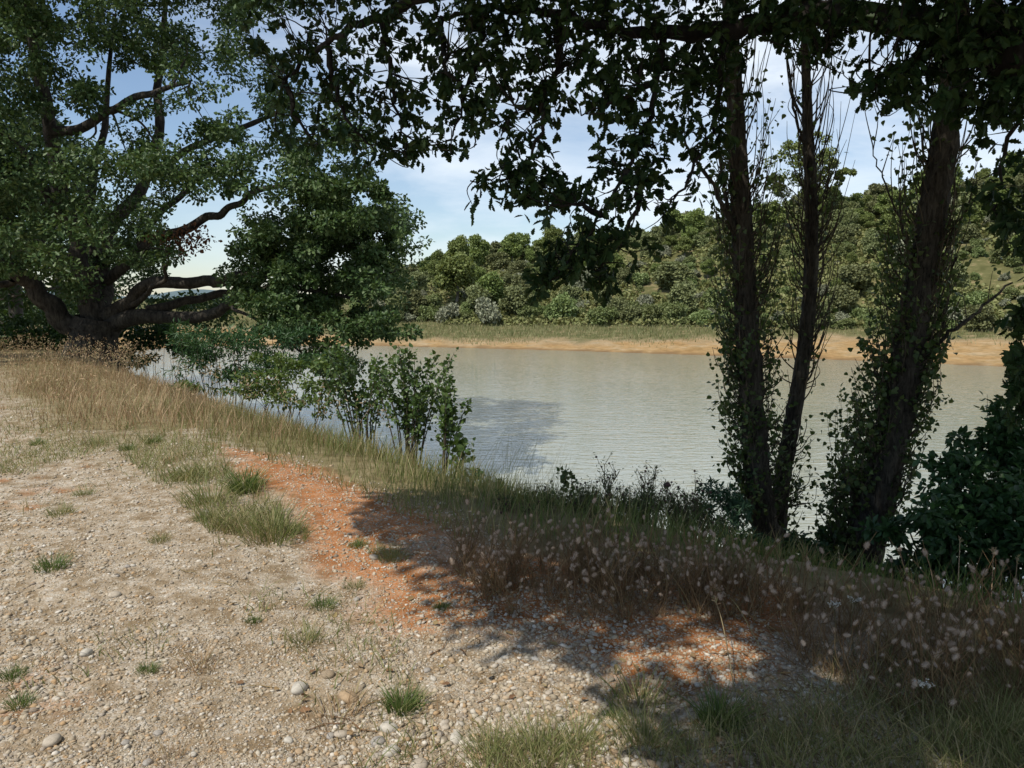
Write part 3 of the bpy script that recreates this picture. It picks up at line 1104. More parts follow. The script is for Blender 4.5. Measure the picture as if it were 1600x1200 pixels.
nb([fork, (1700, 75, 3.6), (1590, 62, 3.9), (1450, 40, 4.2), (1300, 18, 4.3), (1200, 34, 4.4), (1100, 52, 4.5), (980, 48, 4.6), (850, 22, 4.7), (760, 12, 4.8), (690, 30, 4.8)], [.16, .12, .1, .08, .068, .056, .044, .032, .024, .016, .01], 9)
nb([fork, (1500, -60, 4.0), (1250, -70, 4.3), (950, -60, 4.6), (700, -20, 4.8), (600, 25, 4.9), (510, 70, 5.0), (445, 130, 5.0), (430, 200, 5.0)], [.18, .13, .1, .07, .05, .03, .02, .012, .006], 8)
twigs = [
    [(1040, 55, 4.5), (1022, 130, 4.3), (1012, 190, 4.2), (978, 265, 4.1), (940, 335, 4.0), (898, 395, 4.0), (850, 445, 4.0)],
    [(870, 30, 4.7), (872, 110, 4.5), (845, 155, 4.4), (850, 200, 4.3), (825, 245, 4.3), (790, 280, 4.3), (742, 280, 4.3)],
    [(760, 12, 4.8), (742, 100, 4.7), (722, 170, 4.6), (700, 235, 4.6)],
    [(600, 25, 4.9), (605, 110, 4.8), (622, 180, 4.7), (640, 250, 4.7)],
    [(690, 30, 4.8), (700, 100, 4.6), (735, 180, 4.6), (745, 225, 4.6)],
    [(510, 70, 5.0), (525, 150, 4.9), (560, 210, 4.8), (595, 245, 4.8)],
    [(445, 130, 5.0), (470, 190, 5.0), (500, 230, 4.9)],
    [(1450, 40, 4.2), (1430, 95, 4.1), (1385, 130, 4.1), (1335, 145, 4.1)],
    [(1590, 62, 3.9), (1585, 180, 4.0), (1560, 270, 4.0), (1545, 330, 4.0)],
    [(1130, 48, 4.5), (1118, 150, 4.4), (1105, 230, 4.4), (1060, 300, 4.3), (1040, 330, 4.3)],
    [(978, 265, 4.1), (1000, 320, 4.1), (950, 400, 4.1), (935, 430, 4.1)],
    [(845, 155, 4.4), (800, 180, 4.4), (780, 215, 4.4)],
    [(1022, 130, 4.3), (980, 150, 4.2), (915, 178, 4.2)],
    [(1300, 18, 4.3), (1290, 60, 4.2), (1270, 110, 4.2)],
    [(1640, 70, 3.7), (1640, 300, 3.7), (1610, 480, 3.7), (1598, 620, 3.7)],
    [(940, 335, 4.0), (905, 320, 4.0), (850, 318, 4.0)],
]
for tw in twigs:
    nb(tw, [.022, .014, .008, .004], 5)
allp = np.concatenate(pts)
allr = np.concatenate(prad)


def spray(c, n=11, size=.075, droop=.5, start=None):
    """a short leafy twig ending near c"""
    if start is None:
        j = int(np.argmin(((allp - c) ** 2).sum(1)))
        start = allp[j]
    d = np.linalg.norm(c - start)
    if d > .03:
        tube(tb, smooth_path([start, (start + c) / 2 + rng.normal(size=3) * d * .12, c], 4), [.004, .0015] if d < .6 else [.007, .0018], 4)
    ax = unit(c - start + rng.normal(size=3) * .1 - np.array([0, 0, .05]))
    t = rng.random(n) ** .6
    L_ = min(.24, .1 + d * .5)
    pos = c + ax * (t[:, None] - .75) * L_ + rng.normal(size=(n, 3)) * .012
    D = unit(ax * .6 + rng.normal(size=(n, 3)) * .65 - np.array([0, 0, droop]))
    N_ = unit(rng.normal(size=(n, 3)) * .7 + np.array([0, 0, .7]))
    scatter(cb, OAK_LEAF, pos, D, N_, size * (.7 + .6 * rng.random(n)))


def fill(poly, n, Y0, Y1, k=13, size=.06):
    poly = np.array(poly, float)
    lo, hi = poly.min(0), poly.max(0)
    c = 0
    while c < n * 1.05:
        q = lo + (hi - lo) * rng.random(2)
        if not inside(q[None], poly)[0]:
            continue
        c += 1
        spray(W(q[0], q[1], rnd.uniform(Y0, Y1)), k, size)


# leafy masses along the boughs (thick overhead, ragged below)
fill([(395, -40), (700, -40), (715, 60), (745, 150), (755, 225), (700, 240), (625, 262), (585, 228), (520, 235), (440, 225), (418, 120), (380, 40)], 150, 4.4, 5.4)
fill([(700, -40), (1340, -40), (1320, 70), (1230, 80), (1100, 120), (980, 110), (820, 90), (720, 110)], 230, 4.1, 4.9)
fill([(1050, 90), (1140, 90), (1140, 250), (1100, 270), (1060, 230)], 30, 4.2, 4.6)
fill([(1330, 135), (1400, 100), (1480, 75), (1600, 60), (1640, 150), (1600, 190), (1480, 180), (1400, 160)], 85, 3.5, 4.3)
fill([(1400, 50), (1480, 75), (1600, 90), (1640, -60), (1390, -60)], 110, 3.4, 4.3)
fill([(1555, 230), (1640, 220), (1640, 400), (1590, 400), (1540, 330), (1560, 280)], 26, 3.6, 4.1)
fill([(1575, 480), (1640, 480), (1640, 680), (1590, 650)], 40, 3.5, 3.9)
fill([(960, 190), (1060, 200), (1050, 320), (930, 330), (880, 300)], 34, 3.9, 4.3)
fill([(865, 360), (960, 360), (935, 425), (850, 440)], 22, 3.9, 4.2)
fill([(735, 265), (850, 255), (900, 300), (880, 325), (790, 315), (760, 290)], 26, 4.1, 4.4)
fill([(720, 90), (800, 80), (900, 150), (870, 200), (790, 215), (740, 180)], 34, 4.2, 4.7)
fill([(900, 90), (1000, 90), (1000, 180), (930, 200)], 18, 4.1, 4.5)
fill([(830, 430), (850, 430), (850, 470), (835, 470)], 4, 3.9, 4.1)
fill([(930, 430), (980, 420), (960, 455), (935, 445)], 4, 3.9, 4.1)
for tw in twigs:
    P = smooth_path([W(*q) for q in tw], 8)
    for i in range(4, len(P), 2):
        spray(P[i] + rng.normal(size=3) * np.array([.09, .09, .07]), 9, .06, start=P[i])
fill([(1180, -20), (1600, 20), (1640, 100), (1400, 62), (1180, 62)], 55, 3.7, 4.3)
# the crown above and behind the camera, which shades the right of the path
up = MB()
SH = np.array([(-.4, 6.7), (-1.05, 6.1), (-.75, 5.1), (-.35, 4.2), (.2, 3.4), (.6, 2.8), (.85, 2.2), (1.3, 1.0), (8, -1), (10, 5), (9, 11), (2.4, 11.5), (1.4, 8.6)], float)   # where its shade falls
SUNNY = [(.95, 3.45, .4), (.6, 3.9, .22), (1.7, 2.55, .2)]
kx, ky = sun_vec.x / sun_vec.z, sun_vec.y / sun_vec.z
c = 0
while c < 2500:
    q = np.array([rnd.uniform(-1.2, 10), rnd.uniform(-1, 11.5)])
    if not inside(q[None], SH)[0]:
        continue
    if any((q[0] - a) ** 2 + (q[1] - b) ** 2 < r_ * r_ for a, b, r_ in SUNNY):
        continue
    h = rnd.uniform(4.3, 7.6)
    ctr = np.array([q[0] + kx * h, q[1] + ky * h, h])
    v = ctr - np.array([0, 0, CAM_Z])
    if v[1] > .2:
        py = HZ - FPX * v[2] / v[1]
        if py > -40 and abs(v[0] / v[1]) < .8:
            continue
    c += 1
    clump(up, OAK_SMALL, ctr, (.32, .32, .16), 40, .125, up=.9)
    if c % 6 == 0:
        allb = np.array([fork + (0, 0, 1.5), fork + (-2, .5, 2.4), fork + (-4.5, 0, 2.6), fork + (-3, 2, 2.2), fork + (-6, -1, 2.8), fork + (0, 2, 2.2)])
        j = int(np.argmin(((allb - ctr) ** 2).sum(1)))
        tube(tb, smooth_path([allb[j], (allb[j] + ctr) / 2 + rng.normal(size=3) * .1, ctr], 4), [.03, .006], 5)
for e in [[fork, fork + (-.2, .1, .8), fork + (0, 0, 1.5), fork + (.1, 1, 3)], [fork + (0, 0, .6), fork + (-2, .5, 2.4), fork + (-3, 2, 2.2), fork + (-3.5, 3, 2.6)], [fork + (-2, .5, 2.4), fork + (-4.5, 0, 2.6), fork + (-6, -1, 2.8), fork + (-7.5, -1.2, 3)], [fork + (0, 0, .8), fork + (0, 2, 2.2), fork + (-.5, 3.5, 2.6)]]:
    tube(tb, smooth_path(e, 5), [.2, .14, .09, .04], 8)
place_local((tb, cb, up), NT)
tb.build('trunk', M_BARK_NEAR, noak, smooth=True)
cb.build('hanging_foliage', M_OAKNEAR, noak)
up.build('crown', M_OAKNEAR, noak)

# ------------------------------------------------------------------ three poplars on the bank
def poplar(label, path, wid, Y, zones, slim, limbs=()):
    """zones: (height py0, py1, side -1/0/1, count, length m, leaves per whip)"""
    P = [W(px, py, Y) for px, py in path]
    x, y = P[0][0], P[0][1]
    z0 = tz(x, y)
    P = [np.array([x - .02, y, z0 - .3])] + P
    P = smooth_path(P, 8)
    rad = [wid[0] * slim * 1.25 * Y / FPX / 2] + [w * slim * Y / FPX / 2 for w in wid]
    root = thing('poplar_tree', (x, y, z0), label, 'tree', None)
    tb, wb, lb = MB(), MB(), MB()
    tube(tb, P, rad, 18, .075)
    rr = np.interp(np.linspace(0, 1, len(P)), np.linspace(0, 1, len(rad)), rad)
    pyv = HZ - FPX * (P[:, 2] - CAM_Z) / P[:, 1]
    for y0, y1, side, cnt, ln, lv in zones:
        for _ in range(cnt):
            py = rnd.uniform(y0, y1)
            j = int(np.argmin(np.abs(pyv - py)))
            a = rnd.uniform(0, 6.283) if side == 0 else (rnd.uniform(-1.2, 1.2) + (0 if side > 0 else math.pi))
            o_ = np.array([math.cos(a), math.sin(a) * .8, 0])
            s0 = P[j] + o_ * rr[j] * .8
            L_ = ln * rnd.uniform(.5, 1.2)
            out = rnd.uniform(.08, .26)
            p1 = s0 + o_ * out * .6 + np.array([0, 0, L_ * .22])
            p2 = s0 + o_ * out + np.array([0, 0, L_ * .6]) + rng.normal(size=3) * .03
            p3 = s0 + o_ * out * 1.15 + np.array([0, 0, L_]) + rng.normal(size=3) * .06
            Q = smooth_path([s0, p1, p2, p3], 5)
            tube(wb, Q, [.008, .005, .002], 5)
            if lv:
                n = rnd.randint(lv // 2, lv)
                k = rng.integers(3, len(Q), n)
                pos = Q[k] + rng.normal(size=(n, 3)) * .045
                D = unit(rng.normal(size=(n, 3)) + np.array([0, 0, -.3]))
                scatter(lb, POP_LEAF, pos, D, unit(rng.normal(size=(n, 3)) + np.array([0, 0, .5])), .05 * (.6 + .7 * rng.random(n)))
    for lp, r0 in limbs:
        Q = smooth_path([W(*q) for q in lp], 6)
        Q += rng.normal(size=Q.shape) * .008
        tube(tb, Q, [r0, r0 * .6, r0 * .3], 6, .05)
        for _ in range(6):
            j = rnd.randrange(4, len(Q))
            e = Q[j] + np.array([rnd.uniform(-.15, .15), rnd.uniform(-.1, .1), rnd.uniform(.2, .6)])
            tube(wb, smooth_path([Q[j], (Q[j] + e) / 2 + rng.normal(size=3) * .03, e], 4), [.006, .002], 4)
            n = 7
            pos = e + rng.normal(size=(n, 3)) * .08
            scatter(lb, POP_LEAF, pos, rand_dirs(n, -.3), rand_dirs(n, .5), .05 * (.6 + .7 * rng.random(n)))
    place_local((tb, wb, lb), (x, y, z0))
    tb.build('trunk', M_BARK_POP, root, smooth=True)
    wb.build('shoots', M_TWIG, root)
    lb.build('leaves', M_POPDARK, root)
    return root


poplar('thick dark poplar trunk leaning slightly, the middle one on the bank beside the thinner poplar',
       [(1203, 880), (1195, 820), (1184, 740), (1178, 660), (1170, 560), (1164, 450), (1157, 320), (1150, 180), (1142, 40), (1134, -150), (1130, -400)],
       [66, 60, 58, 56, 53, 50, 45, 38, 31, 26, 12], 8.0,
       [(820, 540, -1, 80, .5, 24), (820, 480, 1, 44, .5, 18), (520, 300, 1, 44, .9, 10), (560, 280, -1, 40, .8, 14), (820, 250, 0, 70, .3, 9), (330, -50, 1, 30, 1.1, 4), (300, -60, -1, 16, 1.0, 10), (860, 780, 0, 16, .35, 12)], .68,
       limbs=[([(1168, 395, 8), (1140, 345, 7.9), (1115, 290, 7.8), (1085, 250, 7.8), (1062, 200, 7.8)], .035), ([(1140, 345, 7.9), (1125, 250, 7.9), (1120, 170, 7.9)], .022)])
poplar('slender curved poplar with bare whippy twigs, close beside the thick dark poplar',
       [(1212, 880), (1216, 810), (1224, 740), (1236, 670), (1250, 590), (1262, 500), (1268, 400), (1267, 300), (1262, 200), (1258, 60), (1255, -150), (1252, -380)],
       [48, 42, 38, 37, 35, 33, 31, 28, 24, 19, 14, 6], 8.3,
       [(640, 300, 1, 44, .9, 2), (600, 300, -1, 32, .8, 3), (820, 300, 0, 26, .25, 5), (400, 60, 1, 36, 1.1, 0), (400, 100, -1, 18, 1.1, 1), (840, 700, 1, 20, .35, 12), (800, 680, -1, 10, .35, 10)], .66,
       limbs=[([(1262, 240, 8.3), (1245, 190, 8.2), (1232, 110, 8.2), (1228, 0, 8.2)], .02)])
poplar('ivy green stout poplar with leafy shoots all up its pale barked trunk',
       [(1335, 930), (1352, 850), (1374, 760), (1398, 660), (1416, 570), (1432, 470), (1450, 370), (1468, 270), (1484, 160), (1494, 50), (1505, -120), (1512, -350)],
       [86, 80, 76, 70, 66, 62, 56, 54, 50, 44, 36, 14], 7.2,
       [(900, 640, -1, 90, .5, 24), (860, 560, 1, 60, .5, 20), (640, 420, -1, 50, .6, 20), (620, 380, 1, 60, .8, 12), (420, 100, -1, 40, .8, 13), (400, 60, 1, 34, .9, 9), (900, 420, 0, 60, .3, 16)], .74,
       limbs=[([(1420, 575, 7.2), (1455, 545, 7.1), (1490, 515, 7.0), (1530, 485, 7.0), (1580, 440, 7.0)], .03), ([(1412, 600, 7.2), (1450, 560, 7.2), (1475, 500, 7.2), (1490, 400, 7.2)], .03), ([(1440, 420, 7.2), (1400, 330, 7.1), (1372, 260, 7.1), (1360, 210, 7.1)], .012)])


# ------------------------------------------------------------------ saplings and bushes of the bank
def stem_bush(name, label, cat, px, py, Y, top, half, nst, leaf, lm, size, per, lean=0.0, bare=.25, spread=.06, stem_m=None, group=None, r0=.012):
    """an upright bush of several stems from one foot; top: py of its tips, half: half width in pixels at the top"""
    b = W(px, py, Y)
    z0 = tz(b[0], b[1])
    b[2] = z0
    root = thing(name, b, label, cat, group)
    sb, lb = MB(), MB()
    ztop = W(px, top, Y)[2]
    for i in range(nst):
        a = rnd.uniform(0, 6.283)
        k = rnd.random() ** .6
        hw = half * Y / FPX
        e = np.array([b[0] + hw * k * math.cos(a) + lean, b[1] + hw * .8 * k * math.sin(a), z0 + (ztop - z0) * rnd.uniform(.68, 1.0) * (1 - .16 * k)])
        s0 = b + np.array([math.cos(a) * .12 * k, math.sin(a) * .12 * k, -.05])
        mdl = s0 * .45 + e * .55 + np.array([-math.cos(a), -math.sin(a), 0]) * hw * .16 + rng.normal(size=3) * .03
        Q = smooth_path([s0, mdl, e], 9)
        tube(sb, Q, [r0, r0 * .6, r0 * .2], 5)
        t = bare + (1 - bare) * rng.random(per) ** .8
        f = t * (len(Q) - 1)
        j = np.clip(f.astype(int), 0, len(Q) - 2)
        pos = Q[j] + (Q[j + 1] - Q[j]) * (f - j)[:, None]
        off = rng.normal(size=(per, 3)) * spread * (1.25 - t)[:, None] ** .5
        D = unit(off + rng.normal(size=(per, 3)) * .02 + np.array([0, 0, .01]))
        scatter(lb, leaf, pos + off, D, unit(rng.normal(size=(per, 3)) * .8 + np.array([-.2, -.3, .6])), size * (.6 + .7 * rng.random(per)))
    place_local((sb, lb), b)
    sb.build('stems', stem_m or M_TWIG, root)
    lb.build('leaves', lm, root)
    return root


def mound_bush(name, label, cat, px, py, Y, lumps, leaf, lm, size, n, group=None):
    """a rounded bush: lumps (px, py, depth offset, rx px, rz px)"""
    b = W(px, py, Y)
    b[2] = tz(b[0], b[1])
    root = thing(name, b, label, cat, group)
    sb, lb = MB(), MB()
    k = Y / FPX
    tot = sum(l[3] * l[4] for l in lumps)
    for qx, qy, dy, rx, rz in lumps:
        c = W(qx, qy, Y + dy)
        nn = int(n * rx * rz / tot)
        for q_ in range(max(3, nn // 70)):
            cc = c + rng.normal(size=3) * np.array([rx * k * .42, rx * k * .42, rz * k * .42])
            clump(lb, leaf, cc, (rx * k * .42, rx * k * .42, rz * k * .36), 70, size, up=.8)
            if q_ % 3 == 0:
                foot = b + np.array([(cc[0] - b[0]) * .6, (cc[1] - b[1]) * .6, 0]) + rng.normal(size=3) * np.array([.1, .1, 0])
                foot[2] = tz(foot[0], foot[1]) - .05
                P = smooth_path([foot, (foot + cc) / 2 + rng.normal(size=3) * .12 + (0, 0, .1), cc], 5)
                tube(sb, P, [.009, .003], 4)
    place_local((sb, lb), b)
    sb.build('stems', M_TWIG, root)
    lb.build('leaves', lm, root)
    return root


stem_bush('poplar_sapling', 'bushy young poplar with many leafy stems rising from the grassy bank', 'sapling', 640, 770, 9.6, 518, 82, 22, POP_LEAF, M_POPLEAF, .06, 70, .02, .38, .055)
stem_bush('poplar_sapling', 'outermost young poplar reaching over the water, its few stems well apart', 'sapling', 692, 770, 9.2, 548, 40, 8, POP_LEAF, M_POPLEAF, .06, 60, .1, .38, .05)
stem_bush('poplar_sapling', 'young poplar under the hanging tip of the big oak, darker than its neighbours', 'sapling', 568, 745, 10.2, 520, 76, 17, POP_LEAF, M_POPLEAF, .06, 66, -.1, .36, .06)
stem_bush('poplar_sapling', 'short leafy poplar shoot at the foot of the bushy saplings by the water', 'sapling', 718, 770, 8.4, 655, 14, 3, POP_LEAF, M_POPLEAF, .075, 34, .05, .2, .045)
mound_bush('leafy_bush', 'pale green leafy bush behind the dry grass at the water side', 'bush', 445, 640, 12.5, [(440, 600, 0, 50, 26), (470, 625, -.3, 45, 22), (405, 605, .3, 45, 20), (455, 565, .3, 34, 26), (420, 570, .5, 30, 18), (500, 610, -.2, 28, 30), (380, 615, .3, 34, 14)], OVAL_LEAF, M_BUSHLIGHT, .065, 3000)
mound_bush('feathery_bush', 'feathery dark green bush leaning over the water beneath the big oak', 'bush', 355, 600, 16, [(350, 525, 0, 75, 20), (315, 560, .3, 50, 22), (400, 545, -.3, 55, 22), (420, 575, -.6, 50, 20), (365, 590, -.2, 60, 18), (455, 525, 0, 40, 18), (300, 520, .4, 40, 14), (480, 560, -.4, 30, 20)], NARROW_LEAF, M_BUSHDARK, .12, 5600)
mound_bush('waterside_bush', 'dark bush tucked against the right side of the big oak trunk', 'bush', 225, 560, 22.8, [(215, 530, .5, 45, 24), (255, 520, .8, 40, 22), (205, 560, 0, 45, 16), (290, 540, .5, 35, 20)], OVAL_LEAF, M_BUSHDARK, .13, 2600)
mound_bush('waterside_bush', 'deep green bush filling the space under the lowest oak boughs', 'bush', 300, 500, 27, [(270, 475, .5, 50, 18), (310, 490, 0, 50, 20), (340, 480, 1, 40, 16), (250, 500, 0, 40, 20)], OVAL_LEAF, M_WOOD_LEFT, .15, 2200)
mound_bush('narrow_leaved_bush', 'blue green narrow leaved bush at the foot of the thick dark poplar', 'bush', 1140, 860, 7.6, [(1125, 770, 0, 34, 28), (1150, 800, 0, 40, 36), (1110, 800, .2, 26, 24), (1140, 840, -.2, 46, 30)], NARROW_LEAF, M_BLUEGREEN, .075, 1900)
mound_bush('leafy_bush', 'green leafy mound below the poplar trunks, over the shaded bank', 'bush', 1240, 880, 7.0, [(1220, 850, .2, 44, 26), (1262, 860, 0, 40, 30), (1180, 860, 0, 40, 24), (1300, 850, .3, 34, 34), (1250, 900, -.6, 60, 20)], OVAL_LEAF, M_BUSHDARK, .06, 2800)
mound_bush('leafy_bush', 'large dark leafy bush at the shaded corner of the bank, hiding the water', 'bush', 1520, 930, 5.6, [(1470, 810, 0, 70, 55), (1540, 790, .2, 80, 60), (1600, 740, .4, 70, 80), (1440, 870, -.1, 60, 44), (1530, 880, -.2, 80, 50), (1620, 860, -.3, 70, 70), (1500, 725, .3, 60, 36), (1575, 670, .5, 40, 50), (1605, 610, .5, 36, 56), (1585, 570, .6, 26, 30), (1540, 700, .5, 44, 36), (1400, 830, 0, 36, 40), (1410, 900, -.1, 40, 30)], OVAL_LEAF, M_BUSHDARK, .066, 9500)
stem_bush('poplar_sucker', 'cluster of thin twiggy poplar suckers between the slender and the stout poplar', 'sapling', 1330, 820, 8.0, 540, 42, 16, POP_LEAF, M_POPDARK, .052, 42, -.06, .35, .05, r0=.008)
stem_bush('poplar_sucker', 'tall thin shoots with tiny leaves rising above the dark leafy bush', 'sapling', 1555, 800, 6.6, 520, 44, 15, POP_LEAF, M_POPDARK, .05, 44, .04, .3, .05, r0=.008)
stem_bush('poplar_sucker', 'short sucker with round leaves standing in the weeds by the water', 'sapling', 878, 850, 6.9, 728, 14, 4, POP_LEAF, M_POPDARK, .05, 18, .03, .45, .03, r0=.005)
mound_bush('small_bush', 'little dark bush in the tall grass at the end of the sapling row', 'bush', 765, 790, 7.6, [(762, 752, 0, 20, 18), (775, 775, 0, 24, 16), (750, 775, 0, 18, 14)], OVAL_LEAF, M_BUSHDARK, .045, 700)
mound_bush('light_bush', 'yellow green weedy bush among the dry grass below the big oak', 'bush', 285, 625, 13.6, [(285, 602, 0, 24, 12), (300, 612, 0, 20, 10), (270, 608, 0, 16, 10)], OVAL_LEAF, M_BUSHLIGHT, .06, 700)

# woods behind the big oak
def wood_tree(label, px, Y, htop, half, seed, lm, trunk_r=.22):
    x = (px - 800) / FPX * Y
    z0 = tz(x, Y)
    root = thing('woodland_tree', (x, Y, z0), label, 'tree', None)
    h = W(px, htop, Y)[2] - z0
    cb, tb = MB(), MB()
    hw = half * Y / FPX
    tube(tb, smooth_path([(0, 0, -.3), (.1, 0, h * .3), (-.1, .1, h * .6), (0, 0, h * .95)], 5), [trunk_r * 1.3, trunk_r, trunk_r * .7, .04], 8, .04)
    r = random.Random(seed)
    for _ in range(42):
        a, t = r.random() * 6.28, r.random()
        rr = hw * math.sqrt(r.random()) * (1 - .5 * max(0, t - .4))
        c = np.array([rr * math.cos(a), rr * math.sin(a), h * (.24 + .76 * t)])
        clump(cb, OVAL_LEAF, c, (hw * .3, hw * .3, hw * .22), 95, .2, up=.8)
        if r.random() < .5:
            tube(tb, smooth_path([(0, 0, c[2] * .75), c * .5 + np.array([0, 0, c[2] * .4]), c], 4), [.05, .01], 5)
    cb.build('crown', lm, root)
    tb.build('trunk', M_BARK_GREY, root, smooth=True)
    return root


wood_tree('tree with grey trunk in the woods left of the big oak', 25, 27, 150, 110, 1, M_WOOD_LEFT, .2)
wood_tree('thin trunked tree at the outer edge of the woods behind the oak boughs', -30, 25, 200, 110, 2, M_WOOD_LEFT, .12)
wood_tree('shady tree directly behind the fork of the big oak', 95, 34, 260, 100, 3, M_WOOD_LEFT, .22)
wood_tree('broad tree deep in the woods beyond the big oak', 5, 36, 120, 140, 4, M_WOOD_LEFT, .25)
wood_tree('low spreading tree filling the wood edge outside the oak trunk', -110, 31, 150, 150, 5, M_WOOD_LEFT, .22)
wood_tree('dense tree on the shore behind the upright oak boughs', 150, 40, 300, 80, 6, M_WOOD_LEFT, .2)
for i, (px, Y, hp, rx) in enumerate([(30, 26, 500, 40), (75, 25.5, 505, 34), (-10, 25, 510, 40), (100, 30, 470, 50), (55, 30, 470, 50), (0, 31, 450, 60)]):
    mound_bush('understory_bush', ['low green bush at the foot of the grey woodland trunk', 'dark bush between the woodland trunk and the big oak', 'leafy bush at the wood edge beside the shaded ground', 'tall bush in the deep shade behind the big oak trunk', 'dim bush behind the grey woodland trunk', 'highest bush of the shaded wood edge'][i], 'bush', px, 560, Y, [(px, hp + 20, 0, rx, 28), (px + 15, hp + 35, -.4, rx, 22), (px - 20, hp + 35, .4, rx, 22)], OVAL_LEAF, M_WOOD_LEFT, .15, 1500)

# ------------------------------------------------------------------ grass of the bank
def ground_from_px(poly, n):
    poly = np.array(poly, float)
    lo, hi = poly.min(0), poly.max(0)
    q = lo + (hi - lo) * rng.random((n * 3, 2))
    q = q[inside(q, poly)][:n]
    return np.array([G(*a) for a in q])


def on_ground(P, dz=-.015):
    return np.column_stack([P, terrain(P) + dz])


# continuous strips: points sampled along the bank edge
def strip_points(n, s0, s1, y0, y1):
    seg = EDGE[(EDGE[:, 1] > -2) & (EDGE[:, 1] < 30)]
    d = np.r_[0, np.cumsum(np.hypot(*np.diff(seg, axis=0).T))]
    t = rng.random(n) * d[-1]
    # nearer parts denser
    x, y = np.interp(t, d, seg[:, 0]), np.interp(t, d, seg[:, 1])
    nrm = np.array([-.757, -.656])
    s = rng.uniform(s0, s1, n)
    P = np.column_stack([x, y]) + nrm * s[:, None]
    return P[(P[:, 1] > y0) & (P[:, 1] < y1)]


mb = MB()
P = strip_points(46000, -1.3, .75, 5.2, 12)
P = P[rng.random(len(P)) < np.clip(.7 + .5 * vnoise(P, 1.7, 51), .15, 1)]
n = len(P)
hgt = rng.uniform(.12, .4, n) * np.clip(.8 + .4 * vnoise(P, .8, 52), .35, 1.3)
s_ = edge_side(P)
hgt *= np.where(s_ > .15, .6, 1.0)
blades(mb, on_ground(P), hgt, rng.uniform(.004, .009, n), rng.normal(size=(n, 2)) * .3 + np.array([.08, -.05]))
tag(mb.build('bank_grass', M_MIXGRASS), 'tall half green grass along the top edge of the bank', 'grass', kind='stuff')

mb = MB()
P = strip_points(70000, -1.6, 3.2, 8.6, 24)
P = P[rng.random(len(P)) < np.clip(.55 + .6 * vnoise(P, 1.1, 53), .05, 1) * sst(3.3, 1.6, edge_side(P) + .5 * vnoise(P, .6, 54))]
n = len(P)
hgt = rng.uniform(.12, .62, n) * np.clip(.7 + .5 * vnoise(P, .7, 55), .25, 1.2) * np.interp(edge_side(P), [-2, .3, 1.2, 2.2], [.75, .8, .8, .3]) * np.interp(P[:, 1], [8, 13, 18, 21], [.8, 1, .55, .35])
blades(mb, on_ground(P), hgt, rng.uniform(.004, .010, n) * (1 + .03 * P[:, 1]), rng.normal(size=(n, 2)) * .28 + np.array([.1, -.04]))
P = strip_points(5200, -.8, 2.4, 8.6, 19)
P = P[rng.random(len(P)) < np.clip(.3 + .9 * vnoise(P, .9, 62), 0, 1)]
n = len(P)
blades(mb, on_ground(P), rng.uniform(.45, .85, n), rng.uniform(.0035, .006, n), rng.normal(size=(n, 2)) * .22 + np.array([.12, -.04]))
top_ = on_ground(P) + np.column_stack([np.full(n, .07), np.full(n, -.02), rng.uniform(.4, .75, n)])
clump_n = 5
for _ in range(clump_n):
    scatter(mb, NARROW_LEAF, top_ + rng.normal(size=(n, 3)) * np.array([.03, .03, .05]), rand_dirs(n, .8), rand_dirs(n), np.full(n, .05))
tag(mb.build('dry_grass', M_DRY), 'tall straw coloured dry grass before the big oak', 'grass', kind='stuff')

# grass of the shaded bank between the poplars and the path, and the lush dark tussocks
mb = MB()
P = strip_points(26000, -2.6, .2, 2.2, 7.2)
n = len(P)
hgt = rng.uniform(.1, .34, n) * np.clip(.8 + .4 * vnoise(P, 1.1, 56), .4, 1.2)
blades(mb, on_ground(P), hgt, rng.uniform(.004, .008, n), rng.normal(size=(n, 2)) * .35)
tag(mb.build('shaded_grass', M_GREEN), 'lush green grass on the shaded bank below the poplars', 'grass', kind='stuff')

mb = MB()
P = ground_from_px([(690, 1260), (770, 1150), (900, 1120), (1000, 1085), (1180, 1090), (1260, 1120), (1400, 1040), (1700, 940), (1800, 1260)], 9000)
Pr = ground_from_px([(1180, 1220), (1240, 1090), (1400, 1010), (1700, 900), (1800, 1220)], 5500)
Pr = Pr[rng.random(len(Pr)) < np.clip(.6 + .9 * vnoise(Pr, 2.2, 61), 0, 1)]
P = P[rng.random(len(P)) < np.clip(.35 + .9 * vnoise(P, 2.6, 57), 0, 1)]
P = np.concatenate([P, Pr])
n = len(P)
blades(mb, on_ground(P), rng.uniform(.06, .2, n), rng.uniform(.0022, .0042, n), rng.normal(size=(n, 2)) * .55 + np.array([-.1, .1]))
tag(mb.build('foreground_grass', M_MIXGRASS), 'patchy thin grass across the shaded corner of the path', 'grass', kind='stuff')

mb = MB()
P = ground_from_px([(-100, 640), (60, 590), (140, 590), (330, 680), (340, 740), (250, 790), (120, 760), (-100, 720)], 15000)
P = P[rng.random(len(P)) < np.clip(.12 + 1.1 * vnoise(P, 1.3, 58), 0, 1)]
P2 = ground_from_px([(-50, 700), (320, 740), (620, 960), (700, 1200), (-50, 1200)], 9000)
P2 = P2[rng.random(len(P2)) < np.clip(-.15 + .7 * vnoise(P2, 2.0, 59), 0, 1)]
P3 = ground_from_px([(190, 640), (340, 690), (360, 745), (440, 800), (460, 845), (330, 840), (260, 770), (180, 700)], 5500)
P3 = P3[rng.random(len(P3)) < np.clip(.5 + .9 * vnoise(P3, 2.2, 60), 0, 1)]
P = np.concatenate([P, P2, P3])
n = len(P)
strip_h = np.r_[np.ones(n - len(P3)), np.full(len(P3), 1.9)]
blades(mb, on_ground(P, -.005), rng.uniform(.025, .12, n) * strip_h, rng.uniform(.003, .006, n) * (1 + .05 * P[:, 1]), rng.normal(size=(n, 2)) * .6)
